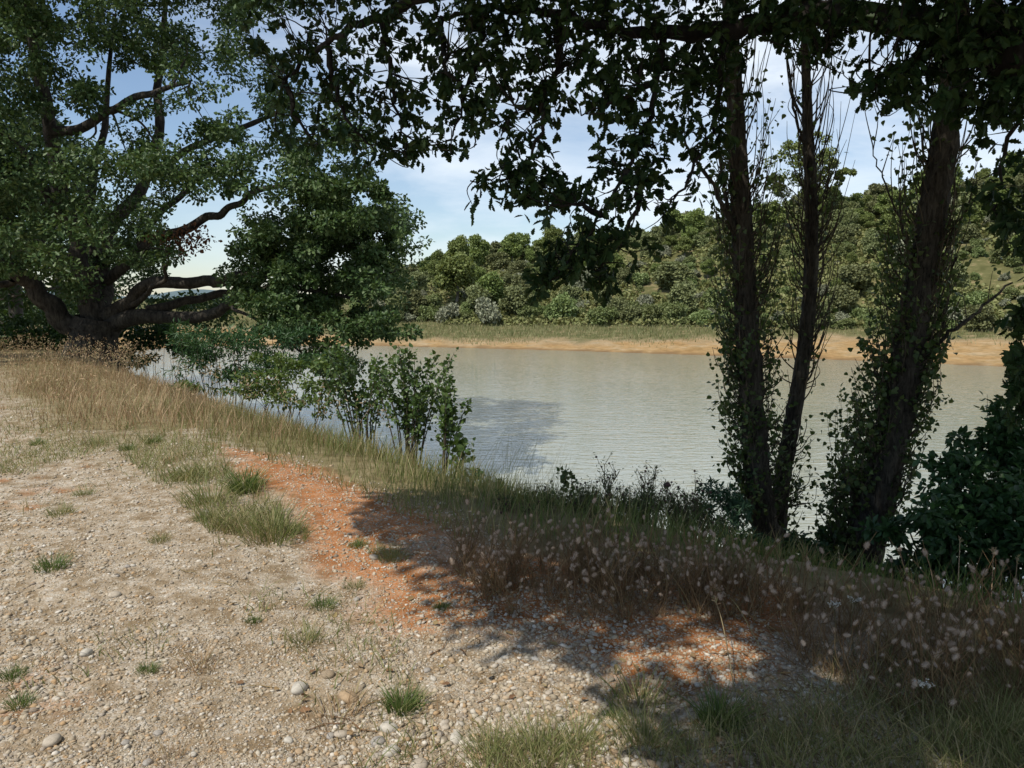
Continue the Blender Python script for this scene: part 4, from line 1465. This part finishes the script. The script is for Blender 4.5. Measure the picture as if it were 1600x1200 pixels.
tag(mb.build('path_grass', M_MIXGRASS), 'short worn grass growing through the stony track', 'grass', kind='stuff')


# separate tufts one could count
def tuft_proto(name, m, n, h, rad, w=.0042):
    mb = MB()
    a = rng.random(n) * 6.283
    r = rad * rng.random(n) ** .7
    base = np.column_stack([r * np.cos(a), r * np.sin(a), np.full(n, -.012)])
    out = np.column_stack([np.cos(a), np.sin(a)]) * rng.uniform(.2, .95, n)[:, None] + rng.normal(size=(n, 2)) * .2
    blades(mb, base, h * rng.uniform(.25, 1.1, n) * (1.2 - .6 * r / rad), w * rng.uniform(.6, 1.2, n), out * (1 + .7 * (rng.random(n) < .12))[:, None])
    o = mb.build(name, m)
    return o


def put_tuft(proto, px, py, s, label, group=None):
    x, y = G(px, py)
    o = proto if 'used' not in proto else proto.copy()
    if o is not proto:
        COL.objects.link(o)
    else:
        proto['used'] = 1
    o.location = (x, y, tz(x, y))
    o.scale = (s, s, s)
    o.rotation_euler = (0, 0, rnd.random() * 6.28)
    if 'group' in o.keys(): del o['group']
    tag(o, label, 'grass tuft', group)
    return o


TG = [tuft_proto('grass_tuft', M_GREEN, 330, .14, .07), tuft_proto('grass_tuft', M_GREEN, 260, .1, .08)]
TM = [tuft_proto('grass_tuft', M_MIXGRASS, 200, .13, .1), tuft_proto('grass_tuft', M_MIXGRASS, 300, .17, .14)]
TD = [tuft_proto('dry_tuft', M_DRY, 130, .11, .1)]
put_tuft(TG[0], 628, 1090, .95, 'compact dark green grass tuft alone on the pale gravel')
put_tuft(TG[1], 82, 890, 1.2, 'flat green tuft on the open stony track, apart from the others')
put_tuft(TM[1], 330, 790, 1.5, 'bushy green grass clump on the strip between track and red soil')
put_tuft(TG[0], 385, 772, 1.9, 'bright green clump at the tip of the red soil')
put_tuft(TM[1], 430, 838, 1.6, 'tall grass clump at the near end of the green strip')
put_tuft(TM[0], 300, 745, 1.9, 'greyish grass clump at the corner where the red soil starts')
put_tuft(TD[0], 310, 1030, 1.0, 'small straw coloured tuft in the middle of the gravel')
put_tuft(TD[0], 525, 1105, 1.3, 'dry straw tuft beside the compact green tuft')
put_tuft(TM[0], 1000, 1085, 1.3, 'grass clump at the edge of the sunny red patch')
put_tuft(TG[0], 1125, 1120, 1.2, 'green clump under the sunny red patch, half in shade')
put_tuft(TM[1], 1010, 1150, .9, 'pale spreading grass clump near the lower edge of the red patch')
put_tuft(TG[1], 505, 935, .9, 'small green tuft on the red soil at the shadow edge')
put_tuft(TM[0], 478, 990, .9, 'thin greyish tuft among the stones below the red soil')
put_tuft(TM[1], 840, 1180, .95, 'loose wide clump of thin grass at the lower gravel edge')
grp = 'small tufts scattered on the track'
for px, py, s in [(150, 690, 1.5), (200, 700, 1.3), (95, 805, 1.2), (240, 690, 1.6), (270, 720, 1.5), (360, 830, 1.2), (400, 845, 1.1), (250, 850, .8), (560, 850, .9), (590, 860, .8), (230, 1040, .7), (30, 1090, .8), (20, 1050, .8), (265, 1168, .8), (900, 1150, .9), (960, 1110, .8), (1200, 1150, 1.0), (1290, 1130, 1.1), (1400, 1100, 1.2), (1480, 1160, 1.1), (700, 1185, .7), (770, 1160, .8), (460, 830, 1.1), (320, 815, 1.1), (555, 905, .7), (615, 870, .8), (130, 770, 1.0), (60, 690, 1.3), (690, 940, .7), (395, 960, .6), (1560, 1140, 1.3), (1350, 1180, 1.0)]:
    put_tuft(rnd.choice([TM[0], TM[1], TD[0], TG[1]]), px, py, s * .85, 'small thin grass tuft scattered on the stony ground of the track', grp)
for pr in TG + TM + TD:
    if 'used' in pr.keys(): del pr['used']
for o in COL.objects:
    if 'used' in o.keys(): del o['used']

# ------------------------------------------------------------------ fluffy-headed plants at the path edge
ICO = None


def ico(sub):
    import bmesh
    bm = bmesh.new()
    bmesh.ops.create_icosphere(bm, subdivisions=sub, radius=1)
    bm.verts.index_update()
    V = np.array([v.co[:] for v in bm.verts])
    F = np.array([[v.index for v in f.verts] for f in bm.faces])
    bm.free()
    return V, F


ICO1, ICO2 = ico(1), ico(2)


def fluff_head(mb, c, ax, ln):
    """an oval of fine hairs round a soft core"""
    V, F = ICO2
    Rm = frames(ax[None], rng.normal(size=(1, 3)))[0]
    S = np.array([ln * .5, ln * rnd.uniform(.2, .28), 0])
    S[2] = S[1]
    mb.add((V * S * .84 * (1 + .12 * rng.normal(size=(len(V), 1)))) @ Rm.T + c, [F])
    n = 330
    d = rand_dirs(n)
    p0 = (d * S * .7) @ Rm.T + c
    dd = unit(d @ Rm.T + ax * .5)
    w = unit(np.cross(dd, rng.normal(size=(n, 3)))) * ln * .013
    T = np.stack([p0 + w, p0 - w, p0 + dd * ln * rng.uniform(.12, .3, (n, 1))], 1).reshape(-1, 3)
    mb.add(T, [np.arange(n * 3).reshape(-1, 3)])


FP = []
L_FLUFF = 'dry brown plant with soft pale oval seed heads at the shaded edge of the path'
for k in range(7):
    root = thing('fluffy_plant', (0, 0, 0), L_FLUFF, 'plant', 'fluffy headed plants at the path edge')
    sb = MB()
    nst = 9
    for i in range(nst):
        a = rnd.random() * 6.28
        h = rnd.uniform(.12, .35)
        o_ = np.array([math.cos(a), math.sin(a), 0]) * rnd.uniform(.05, .2)
        s0 = np.array([rnd.uniform(-.03, .03), rnd.uniform(-.03, .03), -.02])
        e = s0 + o_ + np.array([0, 0, h])
        Q = smooth_path([s0, s0 * .5 + e * .5 + rng.normal(size=3) * .025, e], 4)
        tube(sb, Q, [.0026, .0014], 4)
        for _ in range(2):
            j = rnd.randrange(2, len(Q))
            e2 = Q[j] + np.array([rnd.uniform(-.07, .07), rnd.uniform(-.07, .07), rnd.uniform(.04, .12)])
            tube(sb, np.array([Q[j], e2]), [.0016, .001], 3)
        if i < 6:
            hb = MB()
            ax = unit(Q[-1] - Q[-3] + rng.normal(size=3) * .06)
            fluff_head(hb, np.zeros(3), ax, rnd.uniform(.026, .043))
            ho = hb.build('seed_head', M_FLUFF, root, smooth=True)
            ho.location = e + ax * .015
    n = 42
    base = np.column_stack([rng.normal(size=n) * .05, rng.normal(size=n) * .05, np.full(n, -.01)])
    blades(sb, base, rng.uniform(.06, .2, n), np.full(n, .0028), rng.normal(size=(n, 2)) * .4)
    sb.build('stems', M_BROWNSTEM, root)
    FP.append(root)
used = set()
spots2 = []


def put_fluff(x, y, s=1.0):
    pr = rnd.choice(FP)
    loc = (x, y, tz(x, y))
    if pr.name in used:
        dup(pr, loc, rnd.random() * 6.28, s)
    else:
        used.add(pr.name)
        pr.location, pr.scale = loc, (s, s, s)


for poly, cnt, mind in (([(735, 905), (790, 870), (900, 860), (1040, 880), (1200, 910), (1280, 960), (1180, 975), (1000, 965), (850, 965), (760, 945)], 66, .075), ([(1200, 960), (1400, 930), (1620, 960), (1640, 1100), (1420, 1120), (1280, 1060)], 42, .09), ([(700, 850), (760, 860), (740, 910), (700, 880)], 4, .1)):
    c = 0
    t_ = 0
    while c < cnt and t_ < 4000:
        t_ += 1
        P = ground_from_px(poly, 1)
        if not len(P): continue
        x, y = P[0]
        if any((x - a) ** 2 + (y - b) ** 2 < mind ** 2 for a, b in spots2):
            continue
        spots2.append((x, y))
        put_fluff(x, y, rnd.uniform(.7, 1.15))
        c += 1

# ------------------------------------------------------------------ weeds against the water
def weed(px, py, Y, top, label, head, group=None, nst=5, heads=True):
    b = W(px, py, Y)
    b[2] = tz(b[0], b[1])
    root = thing('tall_weed', b, label, 'weed', group)
    sb, lb = MB(), MB()
    heads_ = []
    H = W(px, top, Y)[2] - b[2]
    for i in range(nst):
        hh_ = H * (1 if i == 0 else rnd.uniform(.6, .95))
        e = np.array([rnd.uniform(-.14, .14), rnd.uniform(-.1, .1), hh_])
        Q = smooth_path([(0, 0, -.03), e * .5 + rng.normal(size=3) * .03, e], 7)
        tube(sb, Q, [.006, .004, .0022], 4)
        for _ in range(12):
            j = rnd.randrange(len(Q) // 3, len(Q))
            e2 = Q[j] + np.array([rnd.uniform(-.08, .08), rnd.uniform(-.08, .08), rnd.uniform(.05, .16)])
            tube(sb, np.array([Q[j], (Q[j] + e2) / 2 + rng.normal(size=3) * .008, e2]), [.003, .0018], 3)
            n = 4
            scatter(lb, NARROW_LEAF, e2 + rng.normal(size=(n, 3)) * .02, rand_dirs(n, .3), rand_dirs(n, .4), np.full(n, .03))
            if heads and rnd.random() < .22:
                heads_.append((ICO1, .011, e2))
        if head and i < 2:
            heads_.append((ICO2, .027, e))
    sb.build('stems', M_WEED, root)
    lb.build('leaves', M_POPDARK, root)
    for (V, F), r_, c in heads_:
        hb = MB()
        hb.add(V * r_ * (1 + .15 * rng.normal(size=(len(V), 1))), [F])
        hb.build('seed_head', M_DARKHEAD, root).location = c


weed(942, 860, 6.2, 772, 'dry weed with a single round dark head against the pale water', True, nst=3)
weed(1062, 860, 6.3, 756, 'tall dry weed topped by two round purple brown heads above the water', True, nst=4)
weed(950, 850, 6.6, 726, 'tallest feathery weed standing out against the lake between sucker and round heads', False, nst=3)
weed(1012, 860, 6.3, 735, 'spindly weed with upright seed spike before the blue patch of water', False, nst=3)
gw = 'brown weeds along the shaded bank edge'
for px, top in [(830, 800), (855, 790), (905, 790), (925, 800), (970, 780), (985, 790), (1000, 800), (1025, 790), (1040, 800), (1080, 800), (1095, 790), (1110, 810), (895, 815), (960, 815), (1050, 820), (1075, 825), (845, 812), (875, 805), (915, 775), (935, 805), (990, 765), (1020, 770), (1055, 790), (1068, 785), (1090, 815), (1005, 820), (975, 815), (800, 815)]:
    weed(px, 865, rnd.uniform(5.8, 6.8), top, 'thin branching brown weed on the bank edge with the lake behind it', False, gw, 4)

# feathery grass tops against the water, drooping stalks in front
mb = MB()
P = np.column_stack([rng.uniform(-.35, .55, 130), rng.uniform(6.2, 7.2, 130)])
P[:, 0] += -.1 + .05 * P[:, 1] * 0
n = len(P)
blades(mb, on_ground(P), rng.uniform(.35, .75, n), np.full(n, .003), rng.normal(size=(n, 2)) * .2 + np.array([.25, 0]))
tag(mb.build('feather_grass', M_MIXGRASS), 'thin feathery grass tops against the water below the saplings', 'grass', kind='stuff')

mb = MB()
for (px, py, tx, ty, Y) in [(1290, 960, 1260, 870, 4.3), (1470, 980, 1445, 860, 4.2), (1548, 960, 1552, 855, 4.4), (1580, 990, 1590, 870, 4.2), (1495, 950, 1500, 840, 4.6), (1380, 960, 1330, 900, 4.3), (1190, 1010, 1120, 920, 3.9), (1150, 1080, 1115, 930, 3.7), (1080, 960, 1040, 905, 4.2)]:
    x, y = G(px, py)
    Q = smooth_path([np.array([x, y, tz(x, y) - .01]), (W(tx, ty, Y) * .55 + np.array([x, y, tz(x, y)]) * .45) + (0, 0, .05), W(tx, ty, Y)], 6)
    tube(mb, Q, [.0028, .0016], 4)
    e = Q[-1]
    ax = unit(Q[-1] - Q[-2])
    nn = 16
    pos = e - ax * rng.random((nn, 1)) * .1
    scatter(mb, NARROW_LEAF, pos, unit(ax + rng.normal(size=(nn, 3)) * .35), rand_dirs(nn), np.full(nn, .03))
tag(mb.build('dry_stalks', M_DRY), 'straw coloured seeding grass stalks leaning over the fluffy plants', 'grass', kind='stuff')

# two white umbel flowers among the fluffy plants
for px, py, lb_ in ((1304, 945, 'small white umbel flower in the shade beside the stout poplar foot'), (1336, 935, 'second white umbel, higher and closer to the dark leafy bush'), (1448, 1068, 'low white flower head near the lower corner of fluffy plants')):
    x, y = G(px, py + 90)
    z0 = tz(x, y)
    root = thing('wild_carrot', (x, y, z0), lb_, 'flower')
    e = W(px, py, y - .02) - np.array([x, y, z0])
    sb, hb = MB(), MB()
    tube(sb, smooth_path([(0, 0, -.02), e * .5 + rng.normal(size=3) * .02, e - (0, 0, .03)], 5), [.003, .002], 5)
    for _ in range(12):
        a, r_ = rnd.random() * 6.28, .03 * math.sqrt(rnd.random())
        p2 = e + np.array([r_ * math.cos(a), r_ * math.sin(a), rnd.uniform(-.004, .004)])
        tube(sb, np.array([e - (0, 0, .03), p2]), [.0009, .0007], 3)
        scatter(hb, OVAL_LEAF, p2 + rng.normal(size=(7, 3)) * .003, rand_dirs(7, .2), rand_dirs(7, 1.5), np.full(7, .008))
    sb.build('stem', M_WEED, root)
    hb.build('flower', M_WHITE, root)

# ------------------------------------------------------------------ stones and litter on the track
def stones(mb, P, size, base):
    V, F = base
    n = len(P)
    a = rng.random((n, 1))
    S = size[:, None] * np.column_stack([np.ones(n), rng.uniform(.6, 1, n), rng.uniform(.35, .7, n)])
    D = np.column_stack([rng.normal(size=(n, 2)), rng.normal(size=n) * .2])
    N_ = np.column_stack([rng.normal(size=(n, 2)) * .25, np.ones(n)])
    Rm = frames(D, N_)
    TV = V[None] * (1 + .25 * rng.normal(size=(n, len(V), 1)))
    VV = np.einsum('nij,nkj->nki', Rm, TV * S[:, None, :] * .5)
    z = terrain(P) + S[:, 2] * .12
    VV += np.column_stack([P, z])[:, None, :]
    off = (np.arange(n) * len(V))[:, None, None]
    mb.add(VV.reshape(-1, 3), [(F[None] + off).reshape(-1, 3)])


mb = MB()
track = [(-120, 640), (60, 640), (200, 690), (330, 690), (700, 795), (1000, 960), (1500, 1010), (1700, 1290), (-120, 1290)]
P = ground_from_px(track, 90000)
nn_ = vnoise(P, 3.0, 71) + .6 * vnoise(P, 9.0, 72)
P = P[(rng.random(len(P)) < np.clip(.75 + .5 * nn_, .3, 1)) & (edge_side(P) > .25)]
sz = .005 + .028 * rng.random(len(P)) ** 6.5 * np.clip(.95 + .5 * vnoise(P, .8, 73), .4, 1.5) + .0013 * P[:, 1]
stones(mb, P, sz, ICO1)
P = ground_from_px([(330, 692), (420, 704), (560, 735), (720, 792), (900, 850), (1250, 900), (1300, 1010), (1150, 1090), (880, 1010), (600, 985), (560, 935), (470, 830), (600, 800), (480, 745)], 9000)
P = P[(rng.random(len(P)) < np.clip(.5 + .8 * vnoise(P, 2.1, 75), .06, 1)) & (edge_side(P) > .15)]
stones(mb, P, .006 + .026 * rng.random(len(P)) ** 4 + .0013 * P[:, 1], ICO1)
tag(mb.build('gravel', M_STONE), 'loose pale pebbles and grit covering the stony track', 'gravel', kind='stuff')

PEB = []
for k in range(5):
    mb = MB()
    V, F = ICO2
    V = V * np.array([1, rnd.uniform(.65, .9), rnd.uniform(.42, .6)]) * .5
    V = V * (1 + .16 * vnoise(V[:, :2] * 3 + k * 9, 1, 80 + k)[:, None] + .03 * rng.normal(size=(len(V), 1)))
    mb.add(V, [F])
    m, nt, N, L, p = mat('pebble')
    c_ = [(.42, .36, .28), (.38, .27, .16), (.33, .3, .26), (.48, .44, .37), (.3, .23, .15)][k]
    t = N.new('ShaderNodeTexCoord')
    r = ramp(N, [(.3, tuple(a * .75 for a in c_)), (.7, tuple(min(1, a * 1.15) for a in c_))])
    L.new(noise(N, L, t.outputs['Object'], 5, 6, .65), r.inputs['Fac'])
    L.new(r.outputs[0], p.inputs['Base Color'])
    p.inputs['Roughness'].default_value = .8
    PEB.append(mb.build('pebble', m, smooth=True))
LS = 'rounded pale pebble lying loose on the gravel of the track'
explicit = [(612, 1162, .075, 'smooth egg shaped whitish pebble lying lowest on the gravel', 3), (532, 1130, .06, 'cream oval pebble under the straw tuft beside the green tuft', 0), (590, 1142, .065, 'grey rounded pebble touching the egg shaped one', 2), (607, 1122, .085, 'large pale flat stone just below the compact green tuft', 3), (468, 1064, .095, 'largest pale stone on the gravel left of the straw tuft', 3), (545, 1076, .1, 'orange brown flat stone above the straw tuft', 1), (512, 1047, .065, 'tan round pebble up slope from the largest pale stone', 4), (712, 1142, .07, 'white angular stone between the gravel and the loose grass clump', 3), (677, 1048, .04, 'small bright white pebble above the green tuft', 3), (585, 868, .07, 'pinkish pale stone at the shadow edge on the red soil', 0), (450, 1140, .045, 'tiny white stone, narrow and upright on the gravel', 3), (1478, 1055, .07, 'pale stone in the shade among the fluffy plants', 3), (655, 1185, .08, 'broad cream stone at the lower rim of the gravel', 0), (180, 930, .07, 'light tan stone on the open track', 0), (135, 1015, .07, 'flat pale stone in the middle of the open track', 3), (80, 1150, .08, 'big dull stone at the lower corner of the track', 0)]
first = set()


def put_stone(k, px, py, s, label, group=None):
    x, y = G(px, py)
    o = PEB[k]
    if k in first:
        o = o.copy()
        COL.objects.link(o)
        if 'group' in o.keys(): del o['group']
    first.add(k)
    o.location = (x, y, tz(x, y) + s * .1)
    o.scale = (s, s, s)
    o.rotation_euler = (rnd.uniform(-.2, .2), rnd.uniform(-.2, .2), rnd.random() * 6.28)
    tag(o, label, 'stone', group)


for px, py, s, lab, k in explicit:
    put_stone(k, px, py, s, lab)
for i in range(110):
    q = ground_from_px([(-20, 760), (300, 790), (480, 880), (760, 1000), (1200, 1030), (1000, 1110), (720, 1200), (-20, 1200)], 1)
    if not len(q): continue
    px = 800 + FPX * 0
    x, y = q[0]
    k = rnd.randrange(5)
    o = PEB[k].copy()
    COL.objects.link(o)
    s = rnd.uniform(.02, .042)
    o.location = (x, y, tz(x, y) + s * .1)
    o.scale = (s, s, s)
    o.rotation_euler = (rnd.uniform(-.2, .2), rnd.uniform(-.2, .2), rnd.random() * 6.28)
    tag(o, LS, 'stone', 'loose pebbles on the track')

mb = MB()
P = ground_from_px([(350, 900), (700, 900), (1250, 960), (1500, 1100), (1300, 1200), (700, 1200), (350, 1050)], 170)
n = len(P)
scatter(mb, OAK_SMALL, on_ground(P, .012), np.column_stack([rng.normal(size=(n, 2)), rng.normal(size=n) * .25]), unit(np.column_stack([rng.normal(size=(n, 2)) * .5, np.ones(n)])), .022 + .026 * rng.random(n))
for _ in range(60):
    q = ground_from_px([(200, 860), (700, 900), (1300, 980), (1500, 1150), (400, 1200)], 1)
    if not len(q): continue
    x, y = q[0]
    a = rnd.random() * 6.28
    l_ = rnd.uniform(.05, .22)
    Q = np.array([[x, y, 0], [x + .5 * l_ * math.cos(a), y + .5 * l_ * math.sin(a), 0], [x + l_ * math.cos(a + .3), y + l_ * math.sin(a + .3), 0]])
    Q[:, 2] = terrain(Q[:, :2]) + .008
    tube(mb, Q, [.003, .0015], 4)
P = ground_from_px([(-50, 680), (330, 700), (700, 800), (1000, 960), (1400, 1010), (1500, 1220), (-50, 1220)], 4500)
P = P[rng.random(len(P)) < np.clip(.45 + .8 * vnoise(P, 2.4, 77), .05, 1)]
n = len(P)
a_ = rng.random(n) * 6.283
blades(mb, on_ground(P, .004), np.full(n, .012), rng.uniform(.0016, .003, n), np.column_stack([np.cos(a_), np.sin(a_)]) * rng.uniform(2, 8, n)[:, None])
tag(mb.build('leaf_litter', M_DEAD), 'fallen oak leaves and broken twigs strewn on the path', 'leaf litter', kind='stuff')
